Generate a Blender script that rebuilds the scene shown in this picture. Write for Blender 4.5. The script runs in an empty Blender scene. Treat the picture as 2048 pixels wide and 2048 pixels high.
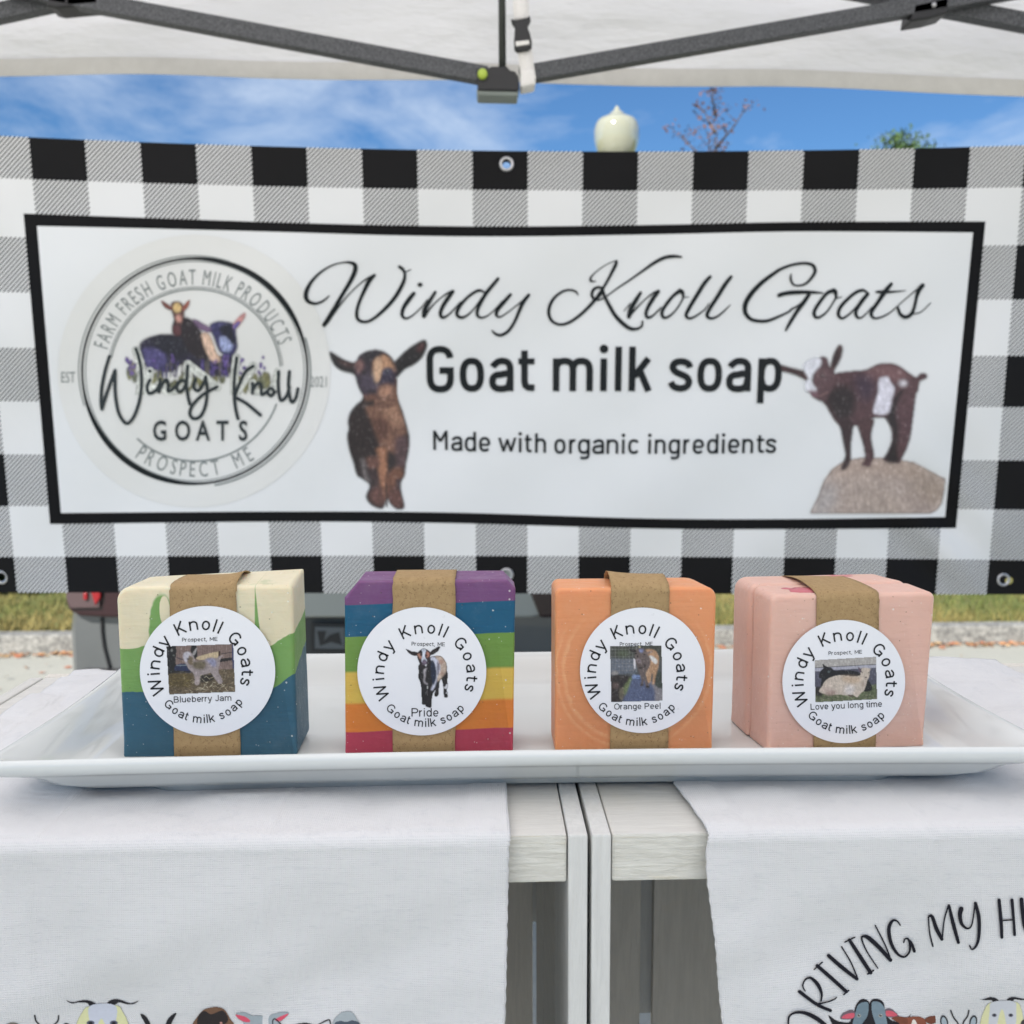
import bpy, bmesh, math, random
import numpy as np
random.seed(7); rng = np.random.RandomState(11)
SC = bpy.context.scene
COL = SC.collection

# ------------------------------------------------------------------ camera
HC = 1.36; FPX = 1891.0
_a = math.atan(54/1891); _p = math.radians(6); _r = math.radians(0.2)
FW = np.array([math.sin(_a)*math.cos(_p), math.cos(_a)*math.cos(_p), -math.sin(_p)])
_R = np.array([math.cos(_a), -math.sin(_a), 0.0]); _U = np.cross(_R, FW)
RT = _R*math.cos(_r)-_U*math.sin(_r); UP = _U*math.cos(_r)+_R*math.sin(_r)
CAM = np.array([0.0, 0.0, HC])
cd = bpy.data.cameras.new('camera'); cam = bpy.data.objects.new('camera', cd); COL.objects.link(cam)
from mathutils import Matrix, Vector, noise as mnoise
m = Matrix.Identity(4)
for i in range(3):
    m[i][0] = RT[i]; m[i][1] = UP[i]; m[i][2] = -FW[i]; m[i][3] = CAM[i]
cam.matrix_world = m
cd.sensor_fit = 'HORIZONTAL'; cd.sensor_width = 36.0; cd.lens = FPX/2048*36.0
cd.clip_start = 0.02; cd.clip_end = 3000
cd.dof.use_dof = True; cd.dof.focus_distance = 0.43; cd.dof.aperture_fstop = 17.5
SC.camera = cam

# ------------------------------------------------------------------ world, sun, exposure
SUN_EL, SUN_AZ = math.radians(40), math.radians(207)   # compass bearing of the sun, 0 = +Y, clockwise
W = bpy.data.worlds.new("World"); SC.world = W; W.use_nodes = True
nt = W.node_tree; nt.nodes.clear()
out = nt.nodes.new('ShaderNodeOutputWorld'); bg = nt.nodes.new('ShaderNodeBackground')
sky = nt.nodes.new('ShaderNodeTexSky'); sky.sky_type = 'NISHITA'; sky.sun_disc = False
sky.sun_elevation = SUN_EL; sky.sun_rotation = SUN_AZ; sky.air_density = 1.0; sky.dust_density = 0.3; sky.ozone_density = 3.0
tc = nt.nodes.new('ShaderNodeTexCoord'); mp = nt.nodes.new('ShaderNodeMapping')
mp.inputs['Scale'].default_value = (2.4, 2.4, 5.0); mp.inputs['Rotation'].default_value = (0.25, 0.5, 0.4)
mp.inputs['Location'].default_value = (2.6, 6.8, 1.9)
nz = nt.nodes.new('ShaderNodeTexNoise'); nz.inputs['Scale'].default_value = 1.7; nz.inputs['Detail'].default_value = 7
nz.inputs['Roughness'].default_value = 0.58; nz.inputs['Distortion'].default_value = 0.35
cr = nt.nodes.new('ShaderNodeValToRGB'); cr.color_ramp.elements[0].position = 0.42; cr.color_ramp.elements[1].position = 0.72
cr.color_ramp.elements[0].color = (0, 0, 0, 1); cr.color_ramp.elements[1].color = (0.88, 0.88, 0.88, 1)
mixc = nt.nodes.new('ShaderNodeMix'); mixc.data_type = 'RGBA'
mixc.inputs[7].default_value = (7.5, 8.6, 10.2, 1)
L = nt.links.new
L(tc.outputs['Generated'], mp.inputs['Vector']); L(mp.outputs[0], nz.inputs['Vector']); L(nz.outputs['Fac'], cr.inputs[0])
L(cr.outputs[0], mixc.inputs[0]); 
tint = nt.nodes.new('ShaderNodeMix'); tint.data_type = 'RGBA'; tint.blend_type = 'MULTIPLY'; tint.inputs[0].default_value = 1.0
tint.inputs[7].default_value = (0.63, 0.94, 1.2, 1)
L(sky.outputs[0], tint.inputs[6]); L(tint.outputs[2], mixc.inputs[6]); L(mixc.outputs[2], bg.inputs['Color']); L(bg.outputs[0], out.inputs['Surface'])
bg.inputs['Strength'].default_value = 0.056
sd = bpy.data.lights.new('sun', 'SUN'); sd.energy = 5.0; sd.angle = math.radians(0.53); sd.color = (1.0, 0.95, 0.87)
so = bpy.data.objects.new('sun', sd); COL.objects.link(so)
sv = Vector((math.sin(SUN_AZ)*math.cos(SUN_EL), math.cos(SUN_AZ)*math.cos(SUN_EL), math.sin(SUN_EL)))
so.rotation_euler = sv.to_track_quat('Z', 'Y').to_euler(); so.location = (-4, -6, 8)
SC.view_settings.view_transform = 'Standard'; SC.view_settings.look = 'None'; SC.view_settings.gamma = 1
SC.view_settings.exposure = 0.84; SC.view_settings.use_curve_mapping = False
try:
    SC.cycles.use_denoising = True
except Exception: pass
SC.cycles.max_bounces = 8; SC.cycles.diffuse_bounces = 5; SC.cycles.glossy_bounces = 4; SC.cycles.transparent_max_bounces = 12

# ------------------------------------------------------------------ rays: image point -> place in the world
def rays(px, py):
    px = np.asarray(px, float); py = np.asarray(py, float)
    return FW*FPX + (px-1024)[..., None]*RT + (1024-py)[..., None]*UP
def on_y(px, py, y):
    d = rays(px, py); k = np.asarray(y)/d[..., 1]; return CAM + d*k[..., None]
def on_z(px, py, z):
    d = rays(px, py); k = (z-HC)/d[..., 2]; return CAM + d*k[..., None]
def on_plane(px, py, P, N):
    d = rays(px, py); k = ((np.array(P)-CAM) @ np.array(N))/(d @ np.array(N)); return CAM + d*k[..., None]
def on_surf(px, py, f, off=0.0, y0=1.0):
    """f(x,z)->y, a gently curved upright surface; off = metres towards the viewer"""
    y = np.full(np.shape(px), y0)
    for _ in range(5):
        P = on_y(px, py, y); y = f(P[..., 0], P[..., 2]) - off
    return on_y(px, py, y)

# ------------------------------------------------------------------ material helpers
def s2l(c):
    c = np.asarray(c, float)/255.0
    return np.where(c <= 0.04045, c/12.92, ((c+0.055)/1.055)**2.4)
def A(r, g, b, k=1.12):
    v = np.clip(s2l((r, g, b))*k, 0, 0.86); return (float(v[0]), float(v[1]), float(v[2]), 1)
class S:
    """a value in a node tree, with arithmetic"""
    nt = None
    def __init__(s, o): s.o = o
    def _b(a, b, op):
        n = S.nt.nodes.new('ShaderNodeMath'); n.operation = op
        for i, v in enumerate((a, b)):
            if isinstance(v, S): S.nt.links.new(v.o, n.inputs[i])
            elif v is not None: n.inputs[i].default_value = v
        return S(n.outputs[0])
    def __add__(a, b): return S._b(a, b, 'ADD')
    __radd__ = __add__
    def __sub__(a, b): return S._b(a, b, 'SUBTRACT')
    def __rsub__(a, b): return S._b(b, a, 'SUBTRACT')
    def __mul__(a, b): return S._b(a, b, 'MULTIPLY')
    __rmul__ = __mul__
    def __truediv__(a, b): return S._b(a, b, 'DIVIDE')
    def gt(a, b): return S._b(a, b, 'GREATER_THAN')
    def lt(a, b): return S._b(a, b, 'LESS_THAN')
    def mn(a, b): return S._b(a, b, 'MINIMUM')
    def mx(a, b): return S._b(a, b, 'MAXIMUM')
    def f(a, op): return S._b(a, None, op)
    def pw(a, b): return S._b(a, b, 'POWER')
def smooth(v, lo, hi):
    n = S.nt.nodes.new('ShaderNodeMapRange'); n.interpolation_type = 'SMOOTHSTEP'
    S.nt.links.new(v.o, n.inputs[0]); n.inputs[1].default_value = lo; n.inputs[2].default_value = hi
    return S(n.outputs[0])
def mat(name, base=(.5, .5, .5, 1), rough=.6, spec=.5, metal=0.0, sss=0.0, coat=0.0):
    m = bpy.data.materials.new(name); m.use_nodes = True; nt = m.node_tree; S.nt = nt
    b = nt.nodes['Principled BSDF']
    b.inputs['Base Color'].default_value = base; b.inputs['Roughness'].default_value = rough
    b.inputs['Specular IOR Level'].default_value = spec; b.inputs['Metallic'].default_value = metal
    b.inputs['Coat Weight'].default_value = coat; b.inputs['Coat Roughness'].default_value = .06
    if sss:
        b.inputs['Subsurface Weight'].default_value = sss; b.inputs['Subsurface Radius'].default_value = (1, .6, .4)
        b.inputs['Subsurface Scale'].default_value = 0.006
    return m, b
def coords(kind='Object'):
    t = S.nt.nodes.new('ShaderNodeTexCoord'); return t.outputs[kind]
def sep(o):
    n = S.nt.nodes.new('ShaderNodeSeparateXYZ'); S.nt.links.new(o, n.inputs[0]); return S(n.outputs[0]), S(n.outputs[1]), S(n.outputs[2])
def noise(o, scale, detail=3, rough=.5, stretch=None, dist=0):
    nt = S.nt
    if stretch:
        mp = nt.nodes.new('ShaderNodeMapping'); mp.inputs['Scale'].default_value = stretch
        nt.links.new(o, mp.inputs[0]); o = mp.outputs[0]
    n = nt.nodes.new('ShaderNodeTexNoise'); nt.links.new(o, n.inputs['Vector'])
    n.inputs['Scale'].default_value = scale; n.inputs['Detail'].default_value = detail; n.inputs['Roughness'].default_value = rough
    n.inputs['Distortion'].default_value = dist
    return S(n.outputs['Fac'])
def mixcol(fac, a, b):
    n = S.nt.nodes.new('ShaderNodeMix'); n.data_type = 'RGBA'
    for v, i in ((fac, 0), (a, 6), (b, 7)):
        if isinstance(v, S): S.nt.links.new(v.o, n.inputs[i])
        elif hasattr(v, 'is_output'): S.nt.links.new(v, n.inputs[i])
        else: n.inputs[i].default_value = v
    return n.outputs[2]
def setcol(b, c): S.nt.links.new(c, b.inputs['Base Color'])
def bump(b, v, strength=.3, dist=.001):
    n = S.nt.nodes.new('ShaderNodeBump'); n.inputs['Strength'].default_value = strength; n.inputs['Distance'].default_value = dist
    S.nt.links.new(v.o, n.inputs['Height']); S.nt.links.new(n.outputs[0], b.inputs['Normal'])
def simple(name, rgb, rough=.6, var=.12, scale=40, bmp=.15, bd=.001, **k):
    """one colour with slight uneven tone and fine relief"""
    m, b = mat(name, rough=rough, **k); o = coords()
    c = np.array(A(*rgb)[:3]); n = noise(o, scale, 5, .6)
    setcol(b, mixcol(n, tuple(c*(1-var))+(1,), tuple(np.clip(c*(1+var), 0, .9))+(1,)))
    if bmp: bump(b, noise(o, scale*4, 4, .6), bmp, bd)
    return m

# ------------------------------------------------------------------ object helpers
LOC = {}
def tag(o, label=None, cat=None, group=None, kind=None):
    for k, v in (('label', label), ('category', cat), ('group', group), ('kind', kind)):
        if v: o[k] = v
    return o
def thing(name, loc, label, cat, group=None):
    o = bpy.data.objects.new(name, None); COL.objects.link(o); o.location = loc; o.empty_display_size = .02
    LOC[o.name] = np.array(loc, float); return tag(o, label, cat, group)
def mesh(name, V, F, material, parent=None, smooth_=True, colors=None, uv=None, origin=None):
    """vertices are given in world space"""
    V = np.asarray(V, float).reshape(-1, 3)
    base = LOC[parent.name] if parent is not None else (np.array(origin, float) if origin is not None else np.zeros(3))
    me = bpy.data.meshes.new(name)
    if isinstance(F, np.ndarray):
        me.vertices.add(len(V)); me.vertices.foreach_set('co', (V-base).ravel())
        k = F.shape[1]; me.loops.add(F.size); me.loops.foreach_set('vertex_index', F.ravel().astype(np.int32))
        me.polygons.add(len(F)); me.polygons.foreach_set('loop_start', np.arange(0, F.size, k, dtype=np.int32))
        me.update(calc_edges=True)
    else:
        me.from_pydata([tuple(v) for v in (V-base)], [], F); me.update()
    if colors is not None:
        at = me.color_attributes.new('col', 'FLOAT_COLOR', 'POINT'); at.data.foreach_set('color', np.asarray(colors, float).ravel())
    if uv is not None:
        ul = me.uv_layers.new(name='uv'); li = np.empty(len(me.loops), np.int32); me.loops.foreach_get('vertex_index', li)
        ul.data.foreach_set('uv', np.asarray(uv, float)[li].ravel())
    me.materials.append(material)
    if smooth_: me.polygons.foreach_set('use_smooth', [True]*len(me.polygons))
    o = bpy.data.objects.new(name, me); COL.objects.link(o)
    if parent is not None: o.parent = parent; LOC[o.name] = base
    else: o.location = base; LOC[o.name] = base
    return o
def solid(o, t, offset=0.0):
    md = o.modifiers.new('thick', 'SOLIDIFY'); md.thickness = t; md.offset = offset; return o
def grid_faces(nu, nv, closed_u=False):
    """grid with index j*nu+i"""
    i = np.arange(nu if closed_u else nu-1); j = np.arange(nv-1); I, J = np.meshgrid(i, j)
    a = J*nu+I; b = J*nu+(I+1) % nu
    return np.stack([a, b, b+nu, a+nu], -1).reshape(-1, 4)
class MB:
    def __init__(s): s.V = []; s.F = []
    def add(s, V, F):
        n = len(s.V); s.V += [tuple(v) for v in V]; s.F += [tuple(i+n for i in f) for f in F]; return s
    def box(s, c, d, rot=None, bev=0.0):
        bm = bmesh.new(); bmesh.ops.create_cube(bm, size=1)
        for v in bm.verts: v.co = Vector((v.co[0]*d[0], v.co[1]*d[1], v.co[2]*d[2]))
        if bev: bmesh.ops.bevel(bm, geom=bm.edges[:], offset=bev, segments=2, affect='EDGES', profile=.6)
        if rot is not None: bmesh.ops.transform(bm, matrix=rot, verts=bm.verts)
        bm.verts.index_update()
        s.add([np.array(v.co)+np.array(c) for v in bm.verts], [[v.index for v in f.verts] for f in bm.faces]); bm.free(); return s
    def bar(s, p, q, w, h, bev=0.0, up=(0, 0, 1)):
        p = Vector(p); q = Vector(q); d = (q-p); l = d.length; y = d.normalized(); x = y.cross(Vector(up)).normalized(); z = x.cross(y)
        r = Matrix((x, y, z)).transposed().to_4x4()
        return s.box(np.array((p+q)/2), (w, l, h), r, bev)
    def tube(s, pts, rad, n=10, cap=True):
        pts = [Vector(p) for p in pts]; rad = rad if hasattr(rad, '__len__') else [rad]*len(pts)
        base = len(s.V); pr = None
        for k, p in enumerate(pts):
            d = (pts[min(k+1, len(pts)-1)]-pts[max(k-1, 0)]).normalized()
            u = d.cross(Vector((0, 0, 1)) if abs(d.z) < .9 else Vector((0, 1, 0))).normalized()
            if pr is not None:
                u = (pr - d*pr.dot(d)).normalized()
            pr = u; v = d.cross(u)
            for i in range(n):
                t = 2*math.pi*i/n; s.V.append(tuple(p+(u*math.cos(t)+v*math.sin(t))*rad[k]))
        for k in range(len(pts)-1):
            for i in range(n):
                a = base+k*n+i; b = base+k*n+(i+1) % n; s.F.append((a, b, b+n, a+n))
        if cap: s.F.append(tuple(base+i for i in range(n))[::-1]); s.F.append(tuple(base+(len(pts)-1)*n+i for i in range(n)))
        return s
    def lathe(s, c, prof, n=32, axis='z'):
        base = len(s.V)
        for r, h in prof:
            for i in range(n):
                t = 2*math.pi*i/n
                o = (r*math.cos(t), r*math.sin(t), h) if axis == 'z' else ((h, r*math.cos(t), r*math.sin(t)) if axis == 'x' else (r*math.cos(t), h, r*math.sin(t)))
                s.V.append((c[0]+o[0], c[1]+o[1], c[2]+o[2]))
        for k in range(len(prof)-1):
            for i in range(n):
                a = base+k*n+i; b = base+k*n+(i+1) % n; s.F.append((a, b, b+n, a+n))
        return s
    def build(s, name, material, parent=None, smooth_=False, origin=None): return mesh(name, s.V, s.F, material, parent, smooth_, origin=origin)

# ------------------------------------------------------------------ flat print: strokes, glyphs, painted pictures
def catmull(P, n=6, closed=False):
    P = np.asarray(P, float)
    if len(P) < 3 and not closed: return P
    Q = []
    N = len(P)
    for i in range(N if closed else N-1):
        if closed: p0, p1, p2, p3 = P[(i-1) % N], P[i], P[(i+1) % N], P[(i+2) % N]
        else: p0, p1, p2, p3 = P[max(i-1, 0)], P[i], P[i+1], P[min(i+2, N-1)]
        for k in range(n):
            t = k/n
            Q.append(.5*((2*p1)+(-p0+p2)*t+(2*p0-5*p1+4*p2-p3)*t*t+(-p0+3*p1-3*p2+p3)*t**3))
    if not closed: Q.append(P[-1])
    return np.array(Q)
_gl = {}
def glyph(ch, bold=0.0):
    key = (ch, bold)
    if key in _gl: return _gl[key]
    def mk(txt, off=0.0):
        c = bpy.data.curves.new('glyph', 'FONT'); c.body = txt; c.size = 1; c.offset = off; c.resolution_u = 3
        o = bpy.data.objects.new('glyph', c); me = bpy.data.meshes.new_from_object(o)
        V = np.array([v.co[:2] for v in me.vertices]) if len(me.vertices) else np.zeros((0, 2)); F = [tuple(p.vertices) for p in me.polygons]
        bpy.data.objects.remove(o); bpy.data.curves.remove(c); bpy.data.meshes.remove(me); return V, F
    a = mk('H'+ch+'H')[0][:, 0].max(); b = mk('HH')[0][:, 0].max(); V, F = mk(ch, bold) if ch != ' ' else (np.zeros((0, 2)), [])
    _gl[key] = (V, F, a-b); return _gl[key]
class Print:
    """flat ink, drawn in photograph pixels (y down), then laid on a surface"""
    def __init__(s, ox=0, oy=0, sc=1.0): s.V = []; s.F = []; s.o = (ox, oy, sc)
    def _add(s, V, F):
        n = len(s.V); s.V += [(s.o[0]+v[0]/s.o[2], s.o[1]+v[1]/s.o[2]) for v in V]; s.F += [tuple(i+n for i in f) for f in F]
    def stroke(s, pts, w=None, sm=True, n=6, k=1.0, cap=True, closed=False):
        P = [(p[0], p[1], (p[2] if len(p) > 2 else w)*k) for p in pts]
        Q = catmull(P, n, closed) if sm else np.array(P, float)
        if not sm and closed: Q = np.vstack([Q, Q[:1]])
        if closed and sm: Q = np.vstack([Q, Q[:1]])
        d = np.gradient(Q[:, :2], axis=0)
        if closed: d[0] = d[-1] = Q[1, :2]-Q[-2, :2]
        d /= np.maximum(np.linalg.norm(d, axis=1), 1e-6)[:, None]; nn = np.stack([-d[:, 1], d[:, 0]], 1)
        h = Q[:, 2:3]/2; Lf = Q[:, :2]+nn*h; Rt = Q[:, :2]-nn*h; N = len(Q)
        s._add(np.vstack([Lf, Rt]), [(i, i+1, N+i+1, N+i) for i in range(N-1)])
        if cap and not closed:
            for q, dd in ((Q[0], -d[0]), (Q[-1], d[-1])):
                a0 = math.atan2(dd[1], dd[0])
                s._add([(q[0]+q[2]/2*math.cos(a0+t), q[1]+q[2]/2*math.sin(a0+t)) for t in np.linspace(-math.pi/2, math.pi/2, 7)], [tuple(range(7))])
        return s
    def dot(s, x, y, r, ry=None):
        s._add([(x+r*math.cos(t), y+(ry or r)*math.sin(t)) for t in np.linspace(0, 2*math.pi, 16, endpoint=False)], [tuple(range(16))]); return s
    def poly(s, pts, sm=False):
        P = catmull(pts, 5, True) if sm else pts
        s._add([p[:2] for p in P], [tuple(range(len(P)))]); return s
    def text(s, txt, x, y, cap, ang=0.0, sx=1.0, track=0.0, bold=0.0, width=None, center=False):
        """baseline starts at x,y; cap height in units; ang degrees anticlockwise"""
        k = cap/0.682; adv = [glyph(c, bold)[2] for c in txt]
        tot = (sum(adv)+track*(len(txt)-1))*k*sx
        if width: sx *= width/tot; tot = width
        c, sn = math.cos(math.radians(ang)), math.sin(math.radians(ang)); pen = -tot/2 if center else 0
        for ch, a in zip(txt, adv):
            V, F, _ = glyph(ch, bold)
            s._add([(x+(pen+v[0]*k*sx)*c-(v[1]*k)*sn, y-(pen+v[0]*k*sx)*sn-(v[1]*k)*c) for v in V], F)
            pen += (a+track)*k*sx
        return s
    def arc(s, txt, cx, cy, r, a0, a1, cap, sx=1.0, below=False, bold=0.0):
        """letters centred on radius r from angle a0 to a1 (degrees from straight up, clockwise; below: from straight down, anticlockwise)"""
        k = cap/0.682; adv = np.array([glyph(c, bold)[2] for c in txt]); cum = np.cumsum(adv)-adv/2
        lo, hi = cum[0], cum[-1]
        for ch, u, a in zip(txt, cum, adv):
            V, F, _ = glyph(ch, bold); th = math.radians(a0+(a1-a0)*(u-lo)/(hi-lo))
            if not below: ex = (math.cos(th), math.sin(th)); ey = (math.sin(th), -math.cos(th)); c0 = (cx+r*math.sin(th), cy-r*math.cos(th))
            else: ex = (math.cos(th), -math.sin(th)); ey = (-math.sin(th), -math.cos(th)); c0 = (cx+r*math.sin(th), cy+r*math.cos(th))
            s._add([(c0[0]+(v[0]-a/2)*k*sx*ex[0]+(v[1]-.34)*k*ey[0], c0[1]+(v[0]-a/2)*k*sx*ex[1]+(v[1]-.34)*k*ey[1]) for v in V], F)
        return s
    def build(s, name, surf, material, parent, label=None):
        V = np.array(s.V); P = surf(V[:, 0], V[:, 1]); o = mesh(name, P, s.F, material, parent, False)
        if label: o['label'] = label
        return o
def vnoise(sh, cx, cy, seed):
    r = np.random.RandomState(seed); g = r.rand(max(2, int(sh[0]/cy)+2), max(2, int(sh[1]/cx)+2))
    y = np.linspace(0, g.shape[0]-1.001, sh[0]); x = np.linspace(0, g.shape[1]-1.001, sh[1])
    yi = y.astype(int); xi = x.astype(int); fy = (y-yi)[:, None]; fx = (x-xi)[None]
    fy = fy*fy*(3-2*fy); fx = fx*fx*(3-2*fx)
    a = g[yi][:, xi]; b = g[yi][:, xi+1]; c = g[yi+1][:, xi]; d = g[yi+1][:, xi+1]
    return a*(1-fx)*(1-fy)+b*fx*(1-fy)+c*(1-fx)*fy+d*fx*fy
def blur(M, r):
    r = int(round(r))
    if r < 1:
        Q = np.pad(M, 1, mode='edge'); return M*.6+(Q[:-2, 1:-1]+Q[2:, 1:-1]+Q[1:-1, :-2]+Q[1:-1, 2:])*.1
    for ax in (0, 1):
        P = np.pad(M, [(r, r) if a == ax else (0, 0) for a in (0, 1)], mode='edge'); c = np.cumsum(P, axis=ax)
        z = np.zeros_like(np.take(c, [0], ax)); c = np.concatenate([z, c], ax); n = M.shape[ax]
        M = (np.take(c, range(2*r+1, 2*r+1+n), ax)-np.take(c, range(0, n), ax))/(2*r+1)
    return M
class Paint:
    """a small printed picture, painted as colours on a fine grid"""
    def __init__(s, x0, y0, x1, y1, cell, ox, oy, sc, bgc=None):
        s.x = np.arange(x0, x1+cell, cell); s.y = np.arange(y0, y1+cell, cell); s.X, s.Y = np.meshgrid(s.x, s.y)
        s.C = np.zeros(s.X.shape+(3,)); s.A = np.zeros(s.X.shape); s.cell = cell; s.o = (ox, oy, sc); s.seed = 1
        if bgc is not None: s.C[:] = s2l(bgc); s.A[:] = 1
    def pip(s, P):
        P = np.asarray(P, float); M = np.zeros(s.X.shape, bool); n = len(P)
        for i in range(n):
            x1, y1 = P[i][:2]; x2, y2 = P[(i+1) % n][:2]
            if y1 == y2: continue
            cnd = (y1 > s.Y) != (y2 > s.Y); M ^= cnd & (s.X < (x2-x1)*(s.Y-y1)/(y2-y1)+x1)
        return M.astype(float)
    def lay(s, M, col, nz=0.0, nc=(6, 3), add=True):
        s.seed += 1; c = np.broadcast_to(s2l(col), s.C.shape).copy()
        if nz:
            q = vnoise(M.shape, nc[0], nc[1], s.seed)*.6+vnoise(M.shape, nc[0]/2.2, nc[1]/2.2, s.seed+50)*.4
            c *= (1+nz*2*(q-.5))[..., None]
        c = np.clip(c, 0, 1)
        if add:
            An = s.A+M-s.A*M; s.C = (s.C*(s.A*(1-M))[..., None]+c*M[..., None])/np.maximum(An, 1e-4)[..., None]; s.A = An
        else: s.C = s.C*(1-M[..., None])+c*M[..., None]
        return s
    def poly(s, P, col, soft=1.0, sm=True, nz=.12, amt=1.0, add=True, nc=(6, 3)):
        M = s.pip(catmull(P, 5, True) if sm else P); add = add and soft < 2.6; soft *= .5 if add else .55
        if soft: M = blur(blur(M, soft), soft)
        return s.lay(M*amt, col, nz, nc, add)
    def ell(s, cx, cy, rx, ry, col, soft=1, amt=1.0, nz=.1, add=True, rot=0):
        c, q = math.cos(math.radians(rot)), math.sin(math.radians(rot)); dx = s.X-cx; dy = s.Y-cy
        d = np.hypot((dx*c+dy*q)/rx, (-dx*q+dy*c)/ry); M = np.clip((1-d)*min(rx, ry)/s.cell+.5, 0, 1); add = add and soft < 2.6; soft *= .5 if add else .55
        if soft: M = blur(blur(M, soft), soft)
        return s.lay(M*amt, col, nz, add=add)
    def line(s, P, w, col, amt=1.0, add=True, sm=True):
        Q = catmull(P, 5) if sm else np.asarray(P, float); D = np.full(s.X.shape, 1e9)
        for a, b in zip(Q[:-1], Q[1:]):
            ab = np.array(b[:2])-a[:2]; L2 = max(ab @ ab, 1e-6); t = np.clip(((s.X-a[0])*ab[0]+(s.Y-a[1])*ab[1])/L2, 0, 1)
            D = np.minimum(D, np.hypot(s.X-a[0]-t*ab[0], s.Y-a[1]-t*ab[1]))
        M = np.clip((w/2-D)/s.cell+.5, 0, 1); return s.lay(M*amt, col, 0, add=add)
    def fur(s, k=.5):
        r = vnoise(s.A.shape, 2, 5, 7)*.5+vnoise(s.A.shape, 5, 3, 8)*.3+vnoise(s.A.shape, 1.3, 1.3, 9)*.4-.6; s.C = np.clip(s.C*(1+k*2*r[..., None]), 0, 1); s.C = np.clip(s.C+np.maximum(r-.18, 0)[..., None]*.35, 0, 1); return s
    def clip(s, P): s.A *= s.pip(P); return s
    def build(s, name, surf, material, parent, label=None):
        ny, nx = s.X.shape; F = grid_faces(nx, ny); a = s.A.ravel(); keep = a[F].max(1) > .02; F = F[keep]
        used = np.unique(F); re = -np.ones(nx*ny, int); re[used] = np.arange(len(used)); F = re[F]
        x = s.o[0]+s.X.ravel()[used]/s.o[2]; y = s.o[1]+s.Y.ravel()[used]/s.o[2]
        col = np.concatenate([s.C.reshape(-1, 3)[used], a[used][:, None]], 1)
        o = mesh(name, surf(x, y), F, material, parent, True, colors=col)
        if label: o['label'] = label
        return o
def ink(name, rgb, rough=.55):
    m, b = mat(name, A(*rgb), rough); return m
def picmat(name, rough=.5, gain=1.0):
    m, b = mat(name, rough=rough); nt = m.node_tree
    at = nt.nodes.new('ShaderNodeAttribute'); at.attribute_name = 'col'
    mu = nt.nodes.new('ShaderNodeMix'); mu.data_type = 'RGBA'; mu.blend_type = 'MULTIPLY'; mu.inputs[0].default_value = 1
    mu.inputs[7].default_value = (gain, gain, gain, 1); nt.links.new(at.outputs['Color'], mu.inputs[6]); nt.links.new(mu.outputs[2], b.inputs['Base Color'])
    tr = nt.nodes.new('ShaderNodeBsdfTransparent'); mx = nt.nodes.new('ShaderNodeMixShader'); o = nt.nodes['Material Output']
    nt.links.new(at.outputs['Alpha'], mx.inputs[0]); nt.links.new(tr.outputs[0], mx.inputs[1]); nt.links.new(b.outputs[0], mx.inputs[2]); nt.links.new(mx.outputs[0], o.inputs['Surface'])
    return m

ZT = HC-.157      # top of the wooden crates

# ================================================================== THE SETTING
YK = 7.8; ZKB = -.625; ZKT = -.465
def zg(y):
    y = np.asarray(y, float); return np.interp(y, [-60, 2.0, YK, YK+.001], [0, 0, ZKB, ZKB])
m_road, b = mat('pavement', rough=.9); o = coords()
n1 = noise(o, 1.3, 5, .6); n2 = noise(o, 60, 4, .7); n3 = noise(o, 350, 2, .6)
c = mixcol(n1, (.33, .33, .285, 1), (.44, .43, .37, 1)); c = mixcol(smooth(n2, .45, .75)*.5, c, (.2, .2, .19, 1)); setcol(b, c); bump(b, n3, .5, .003)
ys = np.concatenate([np.linspace(-60, 1.9, 12), np.linspace(2, YK+.02, 30)]); xs = np.linspace(-70, 70, 60)
X, Y = np.meshgrid(xs, ys); V = np.stack([X, Y, zg(Y)], -1)
road = mesh('pavement', V, grid_faces(len(xs), len(ys)), m_road); tag(road, kind='structure')
m_lawn, b = mat('lawn', rough=.95); o = coords(); n1 = noise(o, 1.1, 5, .65); n2 = noise(o, 9, 4, .6)
c = mixcol(smooth(n1, .35, .65), (.09, .11, .025, 1), (.2, .17, .06, 1)); c = mixcol(smooth(n2, .45, .7)*.6, c, (.09, .14, .03, 1)); setcol(b, c); bump(b, noise(o, 60, 3), .6, .02)
ys = np.concatenate([np.linspace(YK+.16, 16, 40), [30, 80, 400, 1500]]); xs = np.concatenate([[-900, -200, -60], np.linspace(-20, 20, 60), [60, 200, 900]])
X, Y = np.meshgrid(xs, ys); Z = ZKT-.01+.03*np.sin(X*.9+1)*np.sin(Y*.7)*np.clip((Y-8)/2, 0, 1)*np.clip(1-(Y-16)/10, 0, 1)
lawn = mesh('lawn', np.stack([X, Y, Z], -1), grid_faces(len(xs), len(ys)), m_lawn); tag(lawn, kind='structure')
m_kerb, b = mat('granite', rough=.85); o = coords(); n1 = noise(o, 30, 5, .7); n2 = noise(o, 160, 3, .6)
n4 = noise(o, 7, 5, .75); c = mixcol(smooth(n1*.5+n4*.5, .38, .62), (.10, .10, .095, 1), (.34, .335, .31, 1)); c = mixcol(smooth(n2, .5, .7)*.6, c, (.13, .13, .13, 1)); setcol(b, c); bump(b, n1, .6, .01)
kerb = bpy.data.objects.new('kerb', None); COL.objects.link(kerb); kerb.location = (0, YK, ZKB); LOC['kerb'] = np.array([0, YK, ZKB]); tag(kerb, kind='structure')
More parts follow.
